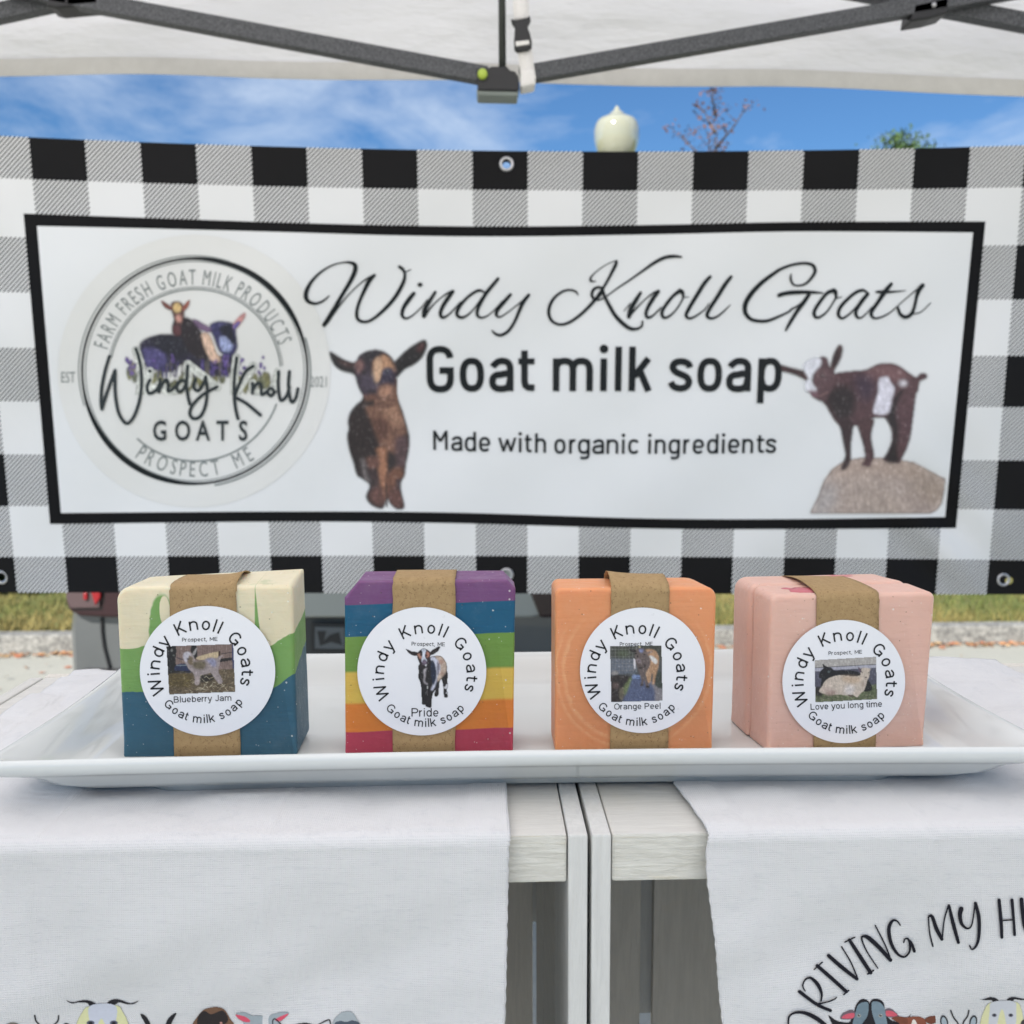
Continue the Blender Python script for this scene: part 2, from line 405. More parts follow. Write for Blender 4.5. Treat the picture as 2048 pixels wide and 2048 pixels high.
for k in range(-8, 8):
    MB().box((k*1.83+.4, YK+.08+rng.uniform(-.006, .006), (ZKB+ZKT)/2-.1+rng.uniform(-.004, .004)), (1.815, .165, ZKT-ZKB+.2), bev=.012).build('kerb_stone', m_kerb, kerb)
# blades of grass near enough to show, and fallen leaves along the kerb
n = 52000
px = rng.uniform(-7, 7, n); py = YK+.18+rng.rand(n)**1.5*5; h = rng.uniform(.03, .085, n); an = rng.uniform(0, math.pi, n); ln = rng.uniform(-.04, .04, (n, 2)); wv = .006
z0 = ZKT-.012+.03*np.sin(px*.9+1)*np.sin(py*.7)*np.clip((py-8)/2, 0, 1)
B = np.stack([px, py, z0], 1); dv = np.stack([np.cos(an), np.sin(an), 0*an], 1)*wv
T = B+np.stack([ln[:, 0], ln[:, 1], h], 1); V = np.stack([B-dv, B+dv, T], 1).reshape(-1, 3)
q = (np.sin(px*1.7+py*2.1)+np.sin(px*4.1-py*1.3)+rng.randn(n)*.9 - (py-YK-1.0)*-.9)[:, None]
q = 1/(1+np.exp(-q)); cc = q*np.array([[.075, .115, .022]])+(1-q)*np.array([[.24, .19, .065]]); cc *= rng.uniform(.7, 1.25, (n, 1))
cc = np.concatenate([np.repeat(cc, 3, 0), np.ones((3*n, 1))], 1)
m_col, b = mat('leafy', rough=.8); at = m_col.node_tree.nodes.new('ShaderNodeAttribute'); at.attribute_name = 'col'; m_col.node_tree.links.new(at.outputs['Color'], b.inputs['Base Color'])
g = mesh('grass', V, np.arange(3*n).reshape(-1, 3), m_col, None, False, colors=cc); tag(g, 'patchy green and straw coloured grass growing behind the granite kerb', 'grass', kind='stuff')
n = 1500
px = rng.uniform(-7, 7, n); py = YK-.02-np.abs(rng.randn(n))*.09; lift = rng.rand(n)*.02
far = rng.rand(n) < .12; py[far] = rng.uniform(4, YK, far.sum())
B = np.stack([px, py, zg(py)+.006+lift], 1); th = rng.uniform(0, 6.28, n); sz = rng.uniform(.018, .04, n); tl = rng.uniform(-.4, .8, n)
u = np.stack([np.cos(th), np.sin(th), 0*th], 1)*sz[:, None]; v = np.stack([-np.sin(th), np.cos(th), np.abs(tl)], 1)*sz[:, None]*.6
V = np.stack([B-u, B-v*.9, B+u, B+v], 1).reshape(-1, 3); V[:, 2] = np.maximum(V[:, 2], zg(V[:, 1])+.004)
pal = np.array([[.42, .2, .09], [.34, .13, .07], [.45, .3, .16], [.26, .15, .09]]); cc = pal[rng.randint(0, 4, n)]*rng.uniform(.7, 1.2, (n, 1))
g = mesh('fallen_leaves', V, np.arange(4*n).reshape(-1, 4), m_col, None, False, colors=np.concatenate([np.repeat(cc, 4, 0), np.ones((4*n, 1))], 1))
tag(g, 'line of orange and rust fallen leaves lying along the kerb', 'leaves', kind='stuff')

# ------------------------------------------------------------------ parked car
m_grey, b = mat('grey_paint', (.17, .18, .185, 1), .38, metal=.35, coat=.6); o = coords(); setcol(b, mixcol(noise(o, 5, 4), (.085, .092, .096, 1), (.115, .122, .126, 1)))
m_lip, b = mat('grey_paint_upper', (.36, .37, .34, 1), .55, metal=.2, coat=.5)
m_trim = simple('black_trim', (28, 28, 30), .5)
m_glass, b = mat('dark_glass', (.02, .022, .025, 1), .05, coat=1)
m_red, b = mat('red_lamp', (.22, .004, .008, 1), .3, coat=.2)
m_dred, b = mat('dark_red_lamp', (.018, .003, .005, 1), .35, coat=.2)
m_clear, b = mat('clear_lamp', (.07, .045, .047, 1), .4, coat=.1)
m_tyre = simple('rubber', (24, 24, 25), .85); m_rim, b = mat('alloy', (.5, .5, .52, 1), .3, metal=.9)
YC = 3.4; XL = on_y(133, 1260, YC)[0]; XR = on_y(1187, 1260, YC)[0]; XC = (XL+XR)/2; HW = (XR-XL)/2; ZC0 = float(zg(YC))
car = thing('parked_car', (XC, YC, ZC0), 'grey car parked with its rear and red tail lights showing under the banner', 'car', None)
SL = (ZKB)/(YK-2.0)
def cw(P):      # car space -> world, on the slope
    P = np.asarray(P, float).reshape(-1, 3); return np.stack([XC+P[:, 0], YC+P[:, 1], ZC0+P[:, 2]+P[:, 1]*SL], 1)
st = [(0.0, HW*.97, .40, 1.0), (.03, HW*.995, .36, 1.03), (.12, HW, .33, 1.05), (.6, HW, .25, 1.06), (1.6, HW, .22, 1.04), (2.8, HW, .22, 1.02), (3.5, HW*.99, .24, 1.0), (3.95, HW*.94, .27, .93), (4.15, HW*.84, .34, .82), (4.2, HW*.74, .42, .7)]
V = []
prof = [(0, 0), (.80, 0), (.96, .08), (1.0, .3), (1.0, .55), (.975, .8), (.93, .97), (.85, 1.0), (0, 1.0)]
full = prof+[(-x, t) for x, t in prof[-2:0:-1]]
for y, w, zb, zt in st:
    for x, t in full: V.append((x*w, y, zb+(zt-zb)*t))
K = len(full); F = [(j*K+i, j*K+(i+1) % K, (j+1)*K+(i+1) % K, (j+1)*K+i) for j in range(len(st)-1) for i in range(K)]
F += [tuple(range(K))[::-1], tuple((len(st)-1)*K+i for i in range(K))]
body = mesh('body', cw(V), F, m_grey, car, False)
V = []; gp = [(1, 0), (.985, .25), (.93, .7), (.85, .93), (.7, 1), (-.7, 1), (-.85, .93), (-.93, .7), (-.985, .25), (-1, 0)]
for y, w, zb, zt in [(.08, HW*.9, 1.0, 1.04), (.3, HW*.9, 1.0, 1.5), (.45, HW*.9, 1.0, 1.6), (1.6, HW*.9, 1.0, 1.64), (2.4, HW*.9, 1.0, 1.55), (3.1, HW*.88, .98, 1.03)]:
    for x, t in gp: V.append((x*w*(1-.1*t), y, zb+(zt-zb)*t))
K = len(gp); F = [(j*K+i, j*K+(i+1) % K, (j+1)*K+(i+1) % K, (j+1)*K+i) for j in range(5) for i in range(K)]
mesh('window_glass', cw(V), F, m_glass, car, True)
mb = MB(); mb.box(cw((0, 1.25, 1.63))[0], (HW*1.42, 1.75, .05), bev=.02); mb.build('roof_panel', m_grey, car)
def wheel(x, y):
    c = cw((x, y, .34))[0]; s = 1 if x > 0 else -1
    t = MB().lathe(c, [(.2, s*-.1), (.3, s*-.11), (.335, s*-.08), (.34, 0), (.335, s*.08), (.3, s*.11), (.21, s*.1), (.2, s*.07)], 28, 'x').build('wheel', m_tyre, car, True)
    LOC[t.name] = LOC[car.name]; r = MB().lathe(c, [(.0, s*.085), (.06, s*.085), (.08, s*.06), (.19, s*.075), (.215, s*.1), (.205, -s*.05), (0, -s*.05)], 28, 'x')
    LOC[t.name] = LOC[car.name]; rr = mesh('rim', r.V, r.F, m_rim, t, True)
for x in (-HW+.1, HW-.1):
    for y in (.85, 3.45): wheel(x, y)
def slab(name, pts, y, t, material, parent, bevel=0):
    """an upright piece seen square on: outline given in the photograph at distance y, depth t"""
    P = np.array(pts, float); Fp = on_y(P[:, 0], P[:, 1], y); n = len(P); Bk = Fp+np.array([0, t, 0])
    F = [tuple(range(n)), tuple(range(2*n-1, n-1, -1))]+[(i, i+n, (i+1) % n+n, (i+1) % n) for i in range(n)]
    o = mesh(name, np.vstack([Fp, Bk]), F, material, parent, False)
    if bevel:
        md = o.modifiers.new('edge', 'BEVEL'); md.width = bevel; md.segments = 2; md.limit_method = 'ANGLE'
    return o
yr = YC-.012
for side, fx in (('l', lambda x: x), ('r', lambda x: 1320-x)):
    def q(L_): return [(fx(x), y) for x, y in L_][::1 if side == 'l' else -1]
    tl = slab('tail_light', q([(133, 1090), (250, 1080), (262, 1180), (240, 1237), (160, 1233), (136, 1222), (129, 1195)]), yr-.03, .12, m_dred, car, .012)
    slab('lens', q([(133, 1183), (199, 1181), (199, 1216), (140, 1217), (131, 1196)]), yr-.045, .02, m_clear, tl, .004)
    slab('lens', q([(166, 1184), (174, 1184), (174, 1200), (166, 1200)]), yr-.055, .01, m_red, tl, .003)
    slab('lens', q([(168, 1120), (203, 1120), (200, 1196), (190, 1212), (182, 1186), (170, 1182)]), yr-.05, .012, m_red, tl, .004)
    MB().tube(on_y(np.array([fx(x) for x in (203, 204, 208, 216, 226)]), np.array([1236, 1265, 1295, 1325, 1360]), yr+.004), .005, 8).build('panel_gap', m_trim, car)
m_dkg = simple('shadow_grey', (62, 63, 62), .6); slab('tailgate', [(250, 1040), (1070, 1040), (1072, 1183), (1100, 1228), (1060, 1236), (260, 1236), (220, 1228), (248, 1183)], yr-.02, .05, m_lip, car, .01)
slab('bumper_recess', [(560, 1236), (760, 1236), (740, 1330), (580, 1330)], yr-.003, .012, m_dkg, car)
lp = slab('licence_plate', [(622, 1246), (696, 1247), (696, 1305), (622, 1304)], yr-.03, .012, m_trim, car, .002)
m_lpw = simple('plate_white', (88, 92, 94), .5); slab('plate_face', [(630, 1254), (689, 1255), (689, 1298), (630, 1297)], yr-.034, .004, m_lpw, lp)
slab('plate_mark', [(634, 1262), (652, 1262), (648, 1282), (659, 1270), (678, 1264), (684, 1290), (662, 1284), (640, 1292)], yr-.0355, .001, m_trim, lp)
slab('bumper', [(150, 1345), (1170, 1345), (1165, 1420), (160, 1420)], yr-.05, .1, m_trim, car, .02)
# a second, darker car at the far left beyond the kerb
def copy_tree(o, parent=None, swap=None):
    c = o.copy(); COL.objects.link(c)
    if parent is not None: c.parent = parent
    if swap and o.type == 'MESH' and o.data.materials[0] in swap:
        c.data = o.data.copy(); c.data.materials[0] = swap[o.data.materials[0]]
    for ch in list(o.children): copy_tree(ch, c, swap)
    return c
m_dk, b = mat('dark_paint', (.012, .02, .026, 1), .25, coat=.8)
c2 = copy_tree(car, None, {m_grey: m_dk, m_lip: m_dk})
c2.location = (on_y(24, 1240, 9.3)[0]-HW-.02, 9.3, ZKT-.02); c2.rotation_euler = (-math.atan(SL), 0, 0)
tag(c2, 'dark car at the left edge of the picture standing on the grass', 'car')

# ------------------------------------------------------------------ street lamp
m_iron = simple('lamp_post_paint', (40, 46, 44), .5)
m_globe, b = mat('lamp_globe', (.36, .36, .27, 1), .12, sss=.0, coat=.6); b.inputs['Transmission Weight'].default_value = .15
YL = 9.2; gx = 1233; P0 = on_y(gx, 300, YL); kx = YL/FPX
prof = [(2, 212), (4, 215), (5, 219), (9, 223), (15, 228), (19, 233), (27, 236), (35, 240), (40, 247), (43, 258), (43.5, 268), (43, 280), (41, 290), (38, 300), (33, 312), (24, 322), (24, 328)]
post = thing('street_lamp', (P0[0], YL, ZKT), 'street lamp with pale acorn globe rising above the top of the banner', 'lamp')
zz = [on_y(gx, y, YL)[2] for _, y in prof]
MB().lathe((P0[0], YL, 0), [(r*kx*1.005, z) for (r, _), z in zip(prof, zz)], 36).build('globe', m_globe, post, True)
MB().lathe((P0[0], YL, 0), [(.14, zz[-1]+.03), (.155, zz[-1]+.02), (.155, zz[-1]-.02), (.13, zz[-1]-.03)], 24).build('collar', m_iron, post, True)
MB().lathe((P0[0], YL, 0), [(.13, zz[-1]), (.15, zz[-1]-.03), (.09, zz[-1]-.1), (.07, zz[-1]-.3), (.075, 1.2), (.1, 1.15), (.09, .6), (.14, .2), (.16, 0), (.2, -.05), (.2, ZKT)], 24).build('post', m_iron, post, True)

# ------------------------------------------------------------------ trees
m_bark = simple('bark', (88, 72, 60), .9, scale=20)
def tree(name, base, top, crown_r, nleaf, pal, lab, leaf=.05, limbs=14, spread=.35, low=.35, clump=1.0, seed=1):
    r = random.Random(seed); R = np.random.RandomState(seed); t = thing(name, base, lab, 'tree'); H = top-base[2]; b0 = Vector(base)
    tips = []; mb = MB()
    mb.tube([b0, b0+Vector((.03, 0, H*.3)), b0+Vector((-.03, .02, H*.6)), b0+Vector((.02, 0, H*.93))], [.07*H/5, .05*H/5, .03*H/5, .006], 8)
    for i in range(limbs):
        f = low+(1-low)*(i+.5)/limbs*.93; a = i*2.4+r.random(); p = b0+Vector((0, 0, H*f)); ln = crown_r*(1.15-.75*((f-low)/(1-low)))*r.uniform(.7, 1.05)
        up = r.uniform(.5, 1.1); d = Vector((math.cos(a), math.sin(a), up)).normalized(); q = p+d*ln*.6+Vector((0, 0, .02)); e = p+d*ln+Vector((0, 0, ln*.15))
        mb.tube([p, q, e], [.016*H/5, .009*H/5, .003], 5); tips += [q, e]
        for k in range(5):
            s0 = p.lerp(e, r.uniform(.3, .95)); a2 = r.uniform(0, 6.3); e2 = s0+Vector((math.cos(a2), math.sin(a2), r.uniform(.2, 1.3))).normalized()*ln*r.uniform(.25, .5)
            if e2.z > top: e2.z = top-r.random()*.1
            mb.tube([s0, e2], [.005*H/5, .002], 4); tips += [e2, s0.lerp(e2, .6)]
    mb.build('trunk', m_bark, t, True)
    tp = np.array([tuple(v) for v in tips]); c = tp[R.randint(0, len(tp), nleaf)]+R.randn(nleaf, 3)*clump*crown_r*.11; c[:, 2] = np.minimum(c[:, 2], top+R.rand(nleaf)*.08)
    u = R.randn(nleaf, 3); u /= np.linalg.norm(u, axis=1)[:, None]; w = np.cross(u, R.randn(nleaf, 3)); w /= np.linalg.norm(w, axis=1)[:, None]
    s = R.uniform(.6, 1.2, (nleaf, 1))*leaf; V = np.stack([c-u*s, c-w*s*.5, c+u*s, c+w*s*.5], 1).reshape(-1, 3)
    cc = np.array(pal)[R.randint(0, len(pal), nleaf)]*R.uniform(.6, 1.3, (nleaf, 1))
    mesh('crown', V, np.arange(4*nleaf).reshape(-1, 4), m_col, t, False, colors=np.concatenate([np.repeat(cc, 4, 0), np.ones((4*nleaf, 1))], 1))
    return t
p = on_y(1432, 185, 15); tree('young_tree', (p[0], 15, ZKT), p[2], 1.2, 620, [(.13, .06, .04), (.17, .08, .05), (.1, .05, .04)], 'bare looking young tree with sparse rust brown leaves above the banner', leaf=.036, limbs=13, low=.5, clump=.5, seed=4)
p = on_y(1822, 266, 24); tree('green_tree', (p[0], 24, ZKT), p[2], 1.25, 14000, [(.05, .1, .025), (.07, .13, .03), (.035, .07, .02)], 'dense green tree whose rounded top shows at the right above the banner', leaf=.06, limbs=20, low=.25, clump=1.5, seed=9)

# ================================================================== THE TENT
YT = 1.66; YV = 1.80
m_cloth, b = mat('canopy_cloth', (.8, .8, .8, 1), .8); ntc = m_cloth.node_tree; o = coords()
setcol(b, mixcol(noise(o, 3, 4), (.74, .75, .77, 1), (.84, .84, .84, 1))); bump(b, noise(o, 6, 4, .5, (1, 1, 2.5)), .35, .03)
trn = ntc.nodes.new('ShaderNodeBsdfTranslucent'); trn.inputs['Color'].default_value = (.92, .875, .855, 1); mxs = ntc.nodes.new('ShaderNodeMixShader'); mxs.inputs[0].default_value = .78
ntc.links.new(b.outputs[0], mxs.inputs[1]); ntc.links.new(trn.outputs[0], mxs.inputs[2]); ntc.links.new(mxs.outputs[0], ntc.nodes['Material Output'].inputs['Surface'])
m_tube, b = mat('frame_paint', rough=.55, metal=.2); o = coords(); n1 = noise(o, 420, 3, .7); setcol(b, mixcol(smooth(n1, .3, .7), (.02, .022, .025, 1), (.13, .135, .145, 1))); bump(b, n1, .4, .0006)
m_pole, b = mat('pole_paint', (.045, .05, .045, 1), .45, metal=.3)
m_blk = simple('black_plastic', (22, 23, 26), .45); m_gry = simple('grey_plastic', (120, 128, 124), .5); m_lime, b = mat('lime_button', (.42, .55, .07, 1), .35)
m_web = simple('white_webbing', (215, 213, 210), .8, scale=300)
xc = float(on_y(1005, 160, YT)[0])
tent = thing('canopy_tent', (xc, YV-1.5, 0), 'white pop up canopy tent with grey scissor frame over the stall', 'tent')
xa, xb, ya, yb = xc-1.5, xc+1.5, YV-3.0, YV; ze = 2.32; zp = 3.0
def roofpt(x, y):
    u = min((x-xa)/1.5, (xb-x)/1.5, (y-ya)/1.5, (yb-y)/1.5); u = max(0, min(1, u)); return ze+(zp-ze)*u - .05*math.sin(u*math.pi)*.8
n = 41; xs = np.linspace(xa, xb, n); ys = np.linspace(ya, yb, n); V = [(x, y, roofpt(x, y)) for y in ys for x in xs]
mesh('roof', V, grid_faces(n, n), m_cloth, tent, True)
# valance: lower edge follows the photograph at the back, its folds are real
vx = np.linspace(-420, 2480, 140); vb = np.interp(vx, [-400, 0, 250, 500, 960, 1200, 1450, 1750, 2048, 2480], [146, 150, 153, 157, 158, 164, 176, 186, 197, 208])
top = on_y(vx, vb, YV); V = []; nr = 18
for j in range(nr):
    f = j/(nr-1)
    for i in range(len(vx)):
        x = top[i, 0]; z = top[i, 2]*(1-f)+ze*f
        y = YV+(1-f)*(.012*math.sin(x*5.1+1)+.006*math.sin(x*11+z*9))+.006*math.sin(x*3+z*14)*(1-f)
        V.append((x, y, z))
VALV = V
V = []
for f, dy in ((0, -.004), (.15, -.006), (1, -.004)):
    for i in range(len(vx)):
        x = top[i, 0]; z = top[i, 2]-.001+.030*f; g_ = (z-top[i, 2])/(ze-top[i, 2])
        V.append((x, YV+(1-g_)*(.012*math.sin(x*5.1+1)+.006*math.sin(x*11+z*9))+.006*math.sin(x*3+z*14)*(1-g_)+dy, z))
m_val, b = mat('valance_cloth', rough=.85); ntc = m_val.node_tree; o = coords()
setcol(b, mixcol(noise(o, 2.2, 5, .6, (1, 1, 2.2)), (.83, .84, .86, 1), (.88, .88, .88, 1))); bump(b, noise(o, 3.5, 4, .5, (1, 1, 3)), .6, .05)
trn = ntc.nodes.new('ShaderNodeBsdfTranslucent'); trn.inputs['Color'].default_value = (.9, .9, .9, 1); mxs = ntc.nodes.new('ShaderNodeMixShader'); mxs.inputs[0].default_value = .08
ntc.links.new(b.outputs[0], mxs.inputs[1]); ntc.links.new(trn.outputs[0], mxs.inputs[2]); ntc.links.new(mxs.outputs[0], ntc.nodes['Material Output'].inputs['Surface'])
m_hem, b = mat('hem_cloth', rough=.8); o = coords(); setcol(b, mixcol(noise(o, 30, 5, .7), (.52, .51, .48, 1), (.7, .69, .66, 1))); mesh('valance', VALV, grid_faces(len(vx), nr), m_val, tent, True)
mesh('hem', V, grid_faces(len(vx), 3), m_hem, tent, True)
zv = float(top[:, 2].mean())
for x0, y0, x1, y1 in ((xa, ya, xb, ya), (xa, ya, xa, yb), (xb, ya, xb, yb)):
    V = [(x0+(x1-x0)*i/60+k_*(y1 != y0)*.012*math.sin(i*.7), y0+(y1-y0)*i/60+k_*(x1 != x0)*.012*math.sin(i*.7), z) for z, k_ in ((zv, 1), (ze-.12, .5), (ze, 0)) for i in range(61)]
    mesh('valance', V, grid_faces(61, 3), m_cloth, tent, True)
def tb(p, q, w=27, d=.024, y=YT, m_=m_tube, name='truss_bar'):
    P, Q = on_y(p[0], p[1], y), on_y(q[0], q[1], y)
    return MB().bar(P, Q, d, w*y/FPX, bev=.002, up=(0, 0, 1)).build(name, m_, tent) if abs(p[0]-q[0]) > 40 else MB().tube([P, Q], w/2*y/FPX, 14).build(name, m_, tent, True)
tb((975, 153), (140, -2), 31, y=YT); tb((140, -2), (-620, -141), 31, y=YT)
tb((-640, 165), (70, 12), 30, y=YT+.02); tb((70, 12), (940, -180), 30, y=YT+.02)
tb((1040, 152), (1860, 10), 30, y=YT); tb((1860, 10), (2640, -128), 30, y=YT)
tb((1150, -118), (1860, 10), 26, y=YT+.02); tb((1860, 10), (2650, 160), 30, y=YT+.02)
tb((1005, 150), (1001, -420), 14, y=YT-.004, m_=m_pole, name='centre_pole')
def brk(P, y=YT-.016, t=.05, m_=m_blk, name='joint_bracket'): return slab(name, P, y, t, m_, tent, .003)
brk([(954, 136), (978, 136), (982, 132), (1014, 132), (1020, 140), (1030, 142), (1037, 152), (1039, 176), (1034, 182), (955, 180)])
j = brk([(953, 176), (1037, 178), (1036, 192), (954, 190)], YT-.012, .045, m_gry, 'joint_base'); 
MB().lathe(on_y(965, 148, YT-.02), [(0, -.006), (.005, -.006), (.008, -.003), (.0085, .004), (0, .004)], 20, 'y').build('lock_button', m_lime, tent, True)
brk([(1828, 8), (1900, -8), (1897, 26), (1862, 36), (1822, 42)], YT-.012, .045); MB().lathe(on_y(1868, 10, YT-.014), [(0, -.004), (.003, -.003), (.0045, 0), (.0045, .004)], 14, 'y').build('rivet', m_rim, tent, True)
brk([(95, -10), (195, -12), (196, 8), (150, 12), (110, 16), (92, 12)], YT-.012, .045)
for sx, sy in ((xa+.03, yb-.05), (xb-.03, yb-.05), (xa+.03, ya+.03), (xb-.03, ya+.03)):
    MB().box((sx, sy, (ze+float(zg(sy)))/2), (.032, .032, ze-float(zg(sy))), bev=.003).build('leg', m_tube, tent)
    MB().box((sx, sy, float(zg(sy))+.006), (.09, .09, .008), bev=.002).build('foot', m_gry, tent)
for y in (ya+.05,):
    MB().bar((xa+.05, y, ze-.2), (xc, y, ze-.02), .014, .026).build('truss_bar', m_tube, tent); MB().bar((xb-.05, y, ze-.2), (xc, y, ze-.02), .014, .026).build('truss_bar', m_tube, tent)
MB().tube([(xc, YV-1.5, 2.3), (xc, YV-1.5, zp-.01)], .02, 12).build('centre_pole', m_tube, tent, True)
# roof strap with its clip, tied round the right bar
P = on_y(1040, 20, YT-.02); strap = thing('canopy_strap', tuple(on_y(1050, 170, YT-.02)), 'white webbing strap with black side release clip beside the centre pole', 'strap')
def ribbon3(name, pts, y, wpx, material, parent):
    pts = catmull(np.array(pts, float), 5); V = []
    for x, yy in pts: V += [on_y(x-wpx/2, yy, y), on_y(x+wpx/2, yy-1.5, y)]
    n = len(pts); o = mesh(name, V, [(2*i, 2*i+1, 2*i+3, 2*i+2) for i in range(n-1)], material, parent, True); solid(o, .0018); return o
ribbon3('webbing', [(1040, -260), (1040, -60), (1041, 0), (1044, 40)], YT-.02, 31, m_web, strap)
ribbon3('webbing', [(1048, 95), (1052, 120), (1056, 150), (1058, 158)], YT-.02, 29, m_web, strap)
for yy0, yo in ((141, 0),):
    w = slab('webbing_loop', [(1041, 139), (1070, 137), (1072, 168), (1041, 174)], YT-.022, .042, m_web, strap, .004)
bk = slab('buckle', [(1022, 36), (1030, 40), (1056, 34), (1059, 29), (1062, 40), (1055, 52), (1060, 66), (1064, 82), (1064, 94), (1056, 99), (1035, 102), (1029, 97), (1028, 78), (1030, 52), (1024, 44)], YT-.03, .012, m_blk, strap, .002)
slab('tongue', [(1031, 83), (1058, 80), (1059, 88), (1032, 92)], YT-.0325, .004, m_web, bk, .0005)

# ================================================================== THE BANNER
YB = 1.74
def fb(x, z):
    return (YB + .006*np.sin(x*4.2+.6)+.004*np.sin(x*9.1+z*6)+.009*np.sin(z*9.5-x*2.2+.5)+.0035*np.sin(x*17-z*21)+.0007*np.sin(x*33+z*37)
            + .010*np.exp(-((x-.84)**2/.012+(z-1.12)**2/.02))*np.sin((x+z)*44)
            + .003*np.exp(-((z-1.05)**2/.004))*np.sin(x*26) + .004*np.exp(-((x+.88)**2/.006))*np.sin(z*30+x*40))
VR = np.array([.27, 1, 2, 3, 4, 5, 6, 7, 8, 8.7])
RL = np.array([274, 358, 475, 585, 696, 803, 909, 1012, 1114, 1185.])
RM = np.array([302, 380, 493, 597, 706, 811, 915, 1013, 1112, 1187.])
RR = np.array([292, 375, 491, 599, 712, 814, 921, 1019, 1120, 1189.])
def ban_px(u, v):
    yl, ym, yr_ = np.interp(v, VR, RL), np.interp(v, VR, RM), np.interp(v, VR, RR); x = 97+106.5*u
    for _ in range(3):
        t = (x-50)/1950.; a = yl; c2_ = 2*(yl+yr_-2*ym); b1 = yr_-yl-c2_; y = a+b1*t+c2_*t*t
        k = (y-300)/850.; x = (60+110.6*u)*(1-k)+(133+102.4*u)*k
    return x, y
us = np.linspace(-1.75, 18.9, 260); vs = np.linspace(.27, 8.7, 120); Ug, Vg = np.meshgrid(us, vs)
bx, by = ban_px(Ug, Vg)
m_ban, b = mat('banner_vinyl', rough=.6, spec=.13); ntb = m_ban.node_tree; uvo = coords('UV'); u, v, _ = sep(uvo)
def par(t): return (t*.5).f('FRACT').lt(.5)
du, dv = par(u), par(v); h = ((u+v)*12).f('FRACT'); st_ = smooth(h, .0, .12)*(1-smooth(h, .46, .58))
both = du*dv; one = du+dv-2*both; dark = both.mx(one*st_); o = coords()
nn = noise(o, 4, 4); white = mixcol(nn, (.70, .715, .73, 1), (.77, .775, .78, 1)); setcol(b, mixcol(dark, white, (.008, .008, .009, 1))); bump(b, noise(o, 9, 3), .12, .02)
gr = [(1013, 329), (1013, 1150), (0, 1155), (2015, 1162)]
def inv(px_, py_):
    d = (bx-px_)**2+(by-py_)**2; i = np.unravel_index(np.argmin(d), d.shape); return Ug[i], Vg[i]
hole = None
for gx_, gy_ in gr:
    gu, gv = inv(gx_, gy_); dd = ((u-gu)*(u-gu)+(v-gv)*(v-gv)).f('SQRT').lt(8.0/107); hole = dd if hole is None else hole.mx(dd)
trb = ntb.nodes.new('ShaderNodeBsdfTransparent'); mb_ = ntb.nodes.new('ShaderNodeMixShader'); ntb.links.new(hole.o, mb_.inputs[0]); ntb.links.new(b.outputs[0], mb_.inputs[1]); ntb.links.new(trb.outputs[0], mb_.inputs[2]); ntb.links.new(mb_.outputs[0], ntb.nodes['Material Output'].inputs['Surface'])
bP = on_surf(bx.ravel(), by.ravel(), fb); bc = on_y(1010, 1187, YB)
banner = thing('vinyl_banner', tuple(bc), 'black and white gingham vinyl banner with goats and soap lettering hung behind the plate', 'banner')
sheet = mesh('banner_sheet', bP, grid_faces(len(us), len(vs)), m_ban, banner, True, uv=np.stack([Ug.ravel(), Vg.ravel()], 1))
def BS(off): return lambda x, y: on_surf(x, y, fb, off)
def panel(top_, bot_, nu=160, nv=40):
    s = np.linspace(0, 1, nu); tx = top_[0][0]+(top_[-1][0]-top_[0][0])*s; bxx = bot_[0][0]+(bot_[-1][0]-bot_[0][0])*s
    T = catmull(top_, 12); Bt = catmull(bot_, 12); ty = np.interp(tx, T[:, 0], T[:, 1]); by_ = np.interp(bxx, Bt[:, 0], Bt[:, 1])
    t = np.linspace(0, 1, nv)[:, None]; return (tx*(1-t)+bxx*t).ravel(), (ty*(1-t)+by_*t).ravel(), grid_faces(nu, nv)
m_ibk, b = mat('banner_black', (.006, .006, .007, 1), .6, .12); m_iwh, b = mat('banner_white', rough=.55, spec=.22); o = coords(); setcol(b, mixcol(noise(o, 4, 4), (.70, .72, .74, 1), (.76, .775, .79, 1))); bump(b, noise(o, 7, 3), .12, .02)
x, y, F = panel([(47, 427), (300, 436), (560, 445), (800, 451), (1024, 453), (1300, 450), (1600, 444), (1971, 443)], [(100, 1048), (560, 1043), (900, 1046), (1300, 1057), (1600, 1058), (1912, 1056)])
mesh('printed_border', BS(0.0007)(x, y), F, m_ibk, banner, True)
x, y, F = panel([(74, 452), (300, 457), (560, 464), (800, 471), (1024, 473), (1300, 469), (1600, 463), (1946, 465)], [(122, 1026), (560, 1023), (900, 1025), (1300, 1037), (1600, 1038), (1890, 1034)])
mesh('printed_panel', BS(0.0014)(x, y), F, m_iwh, banner, True)
m_ink, b = mat('black_ink', (.008, .011, .013, 1), .5, .2); m_ink2, b = mat('grey_ink', (.16, .17, .175, 1), .45); m_ink3, b = mat('slate_ink', (.03, .038, .042, 1), .5, .2); m_disc, b = mat('pale_grey_ink', (.695, .70, .69, 1), .5); m_ring = ink('ring_ink', (120, 126, 126))
for gx_, gy_ in gr:
    c_ = on_y(gx_, gy_, YB-.004); c_[1] = float(on_surf(np.array([gx_*1.]), np.array([gy_*1.]), fb, .001)[0][1]); k_ = YB/FPX
    MB().lathe(c_, [(8.5*k_, 0), (9.5*k_, -.0018), (12*k_, -.0022), (14*k_, -.001), (14.5*k_, 0.001)], 24, 'y').build('grommet', m_rim, banner, True)

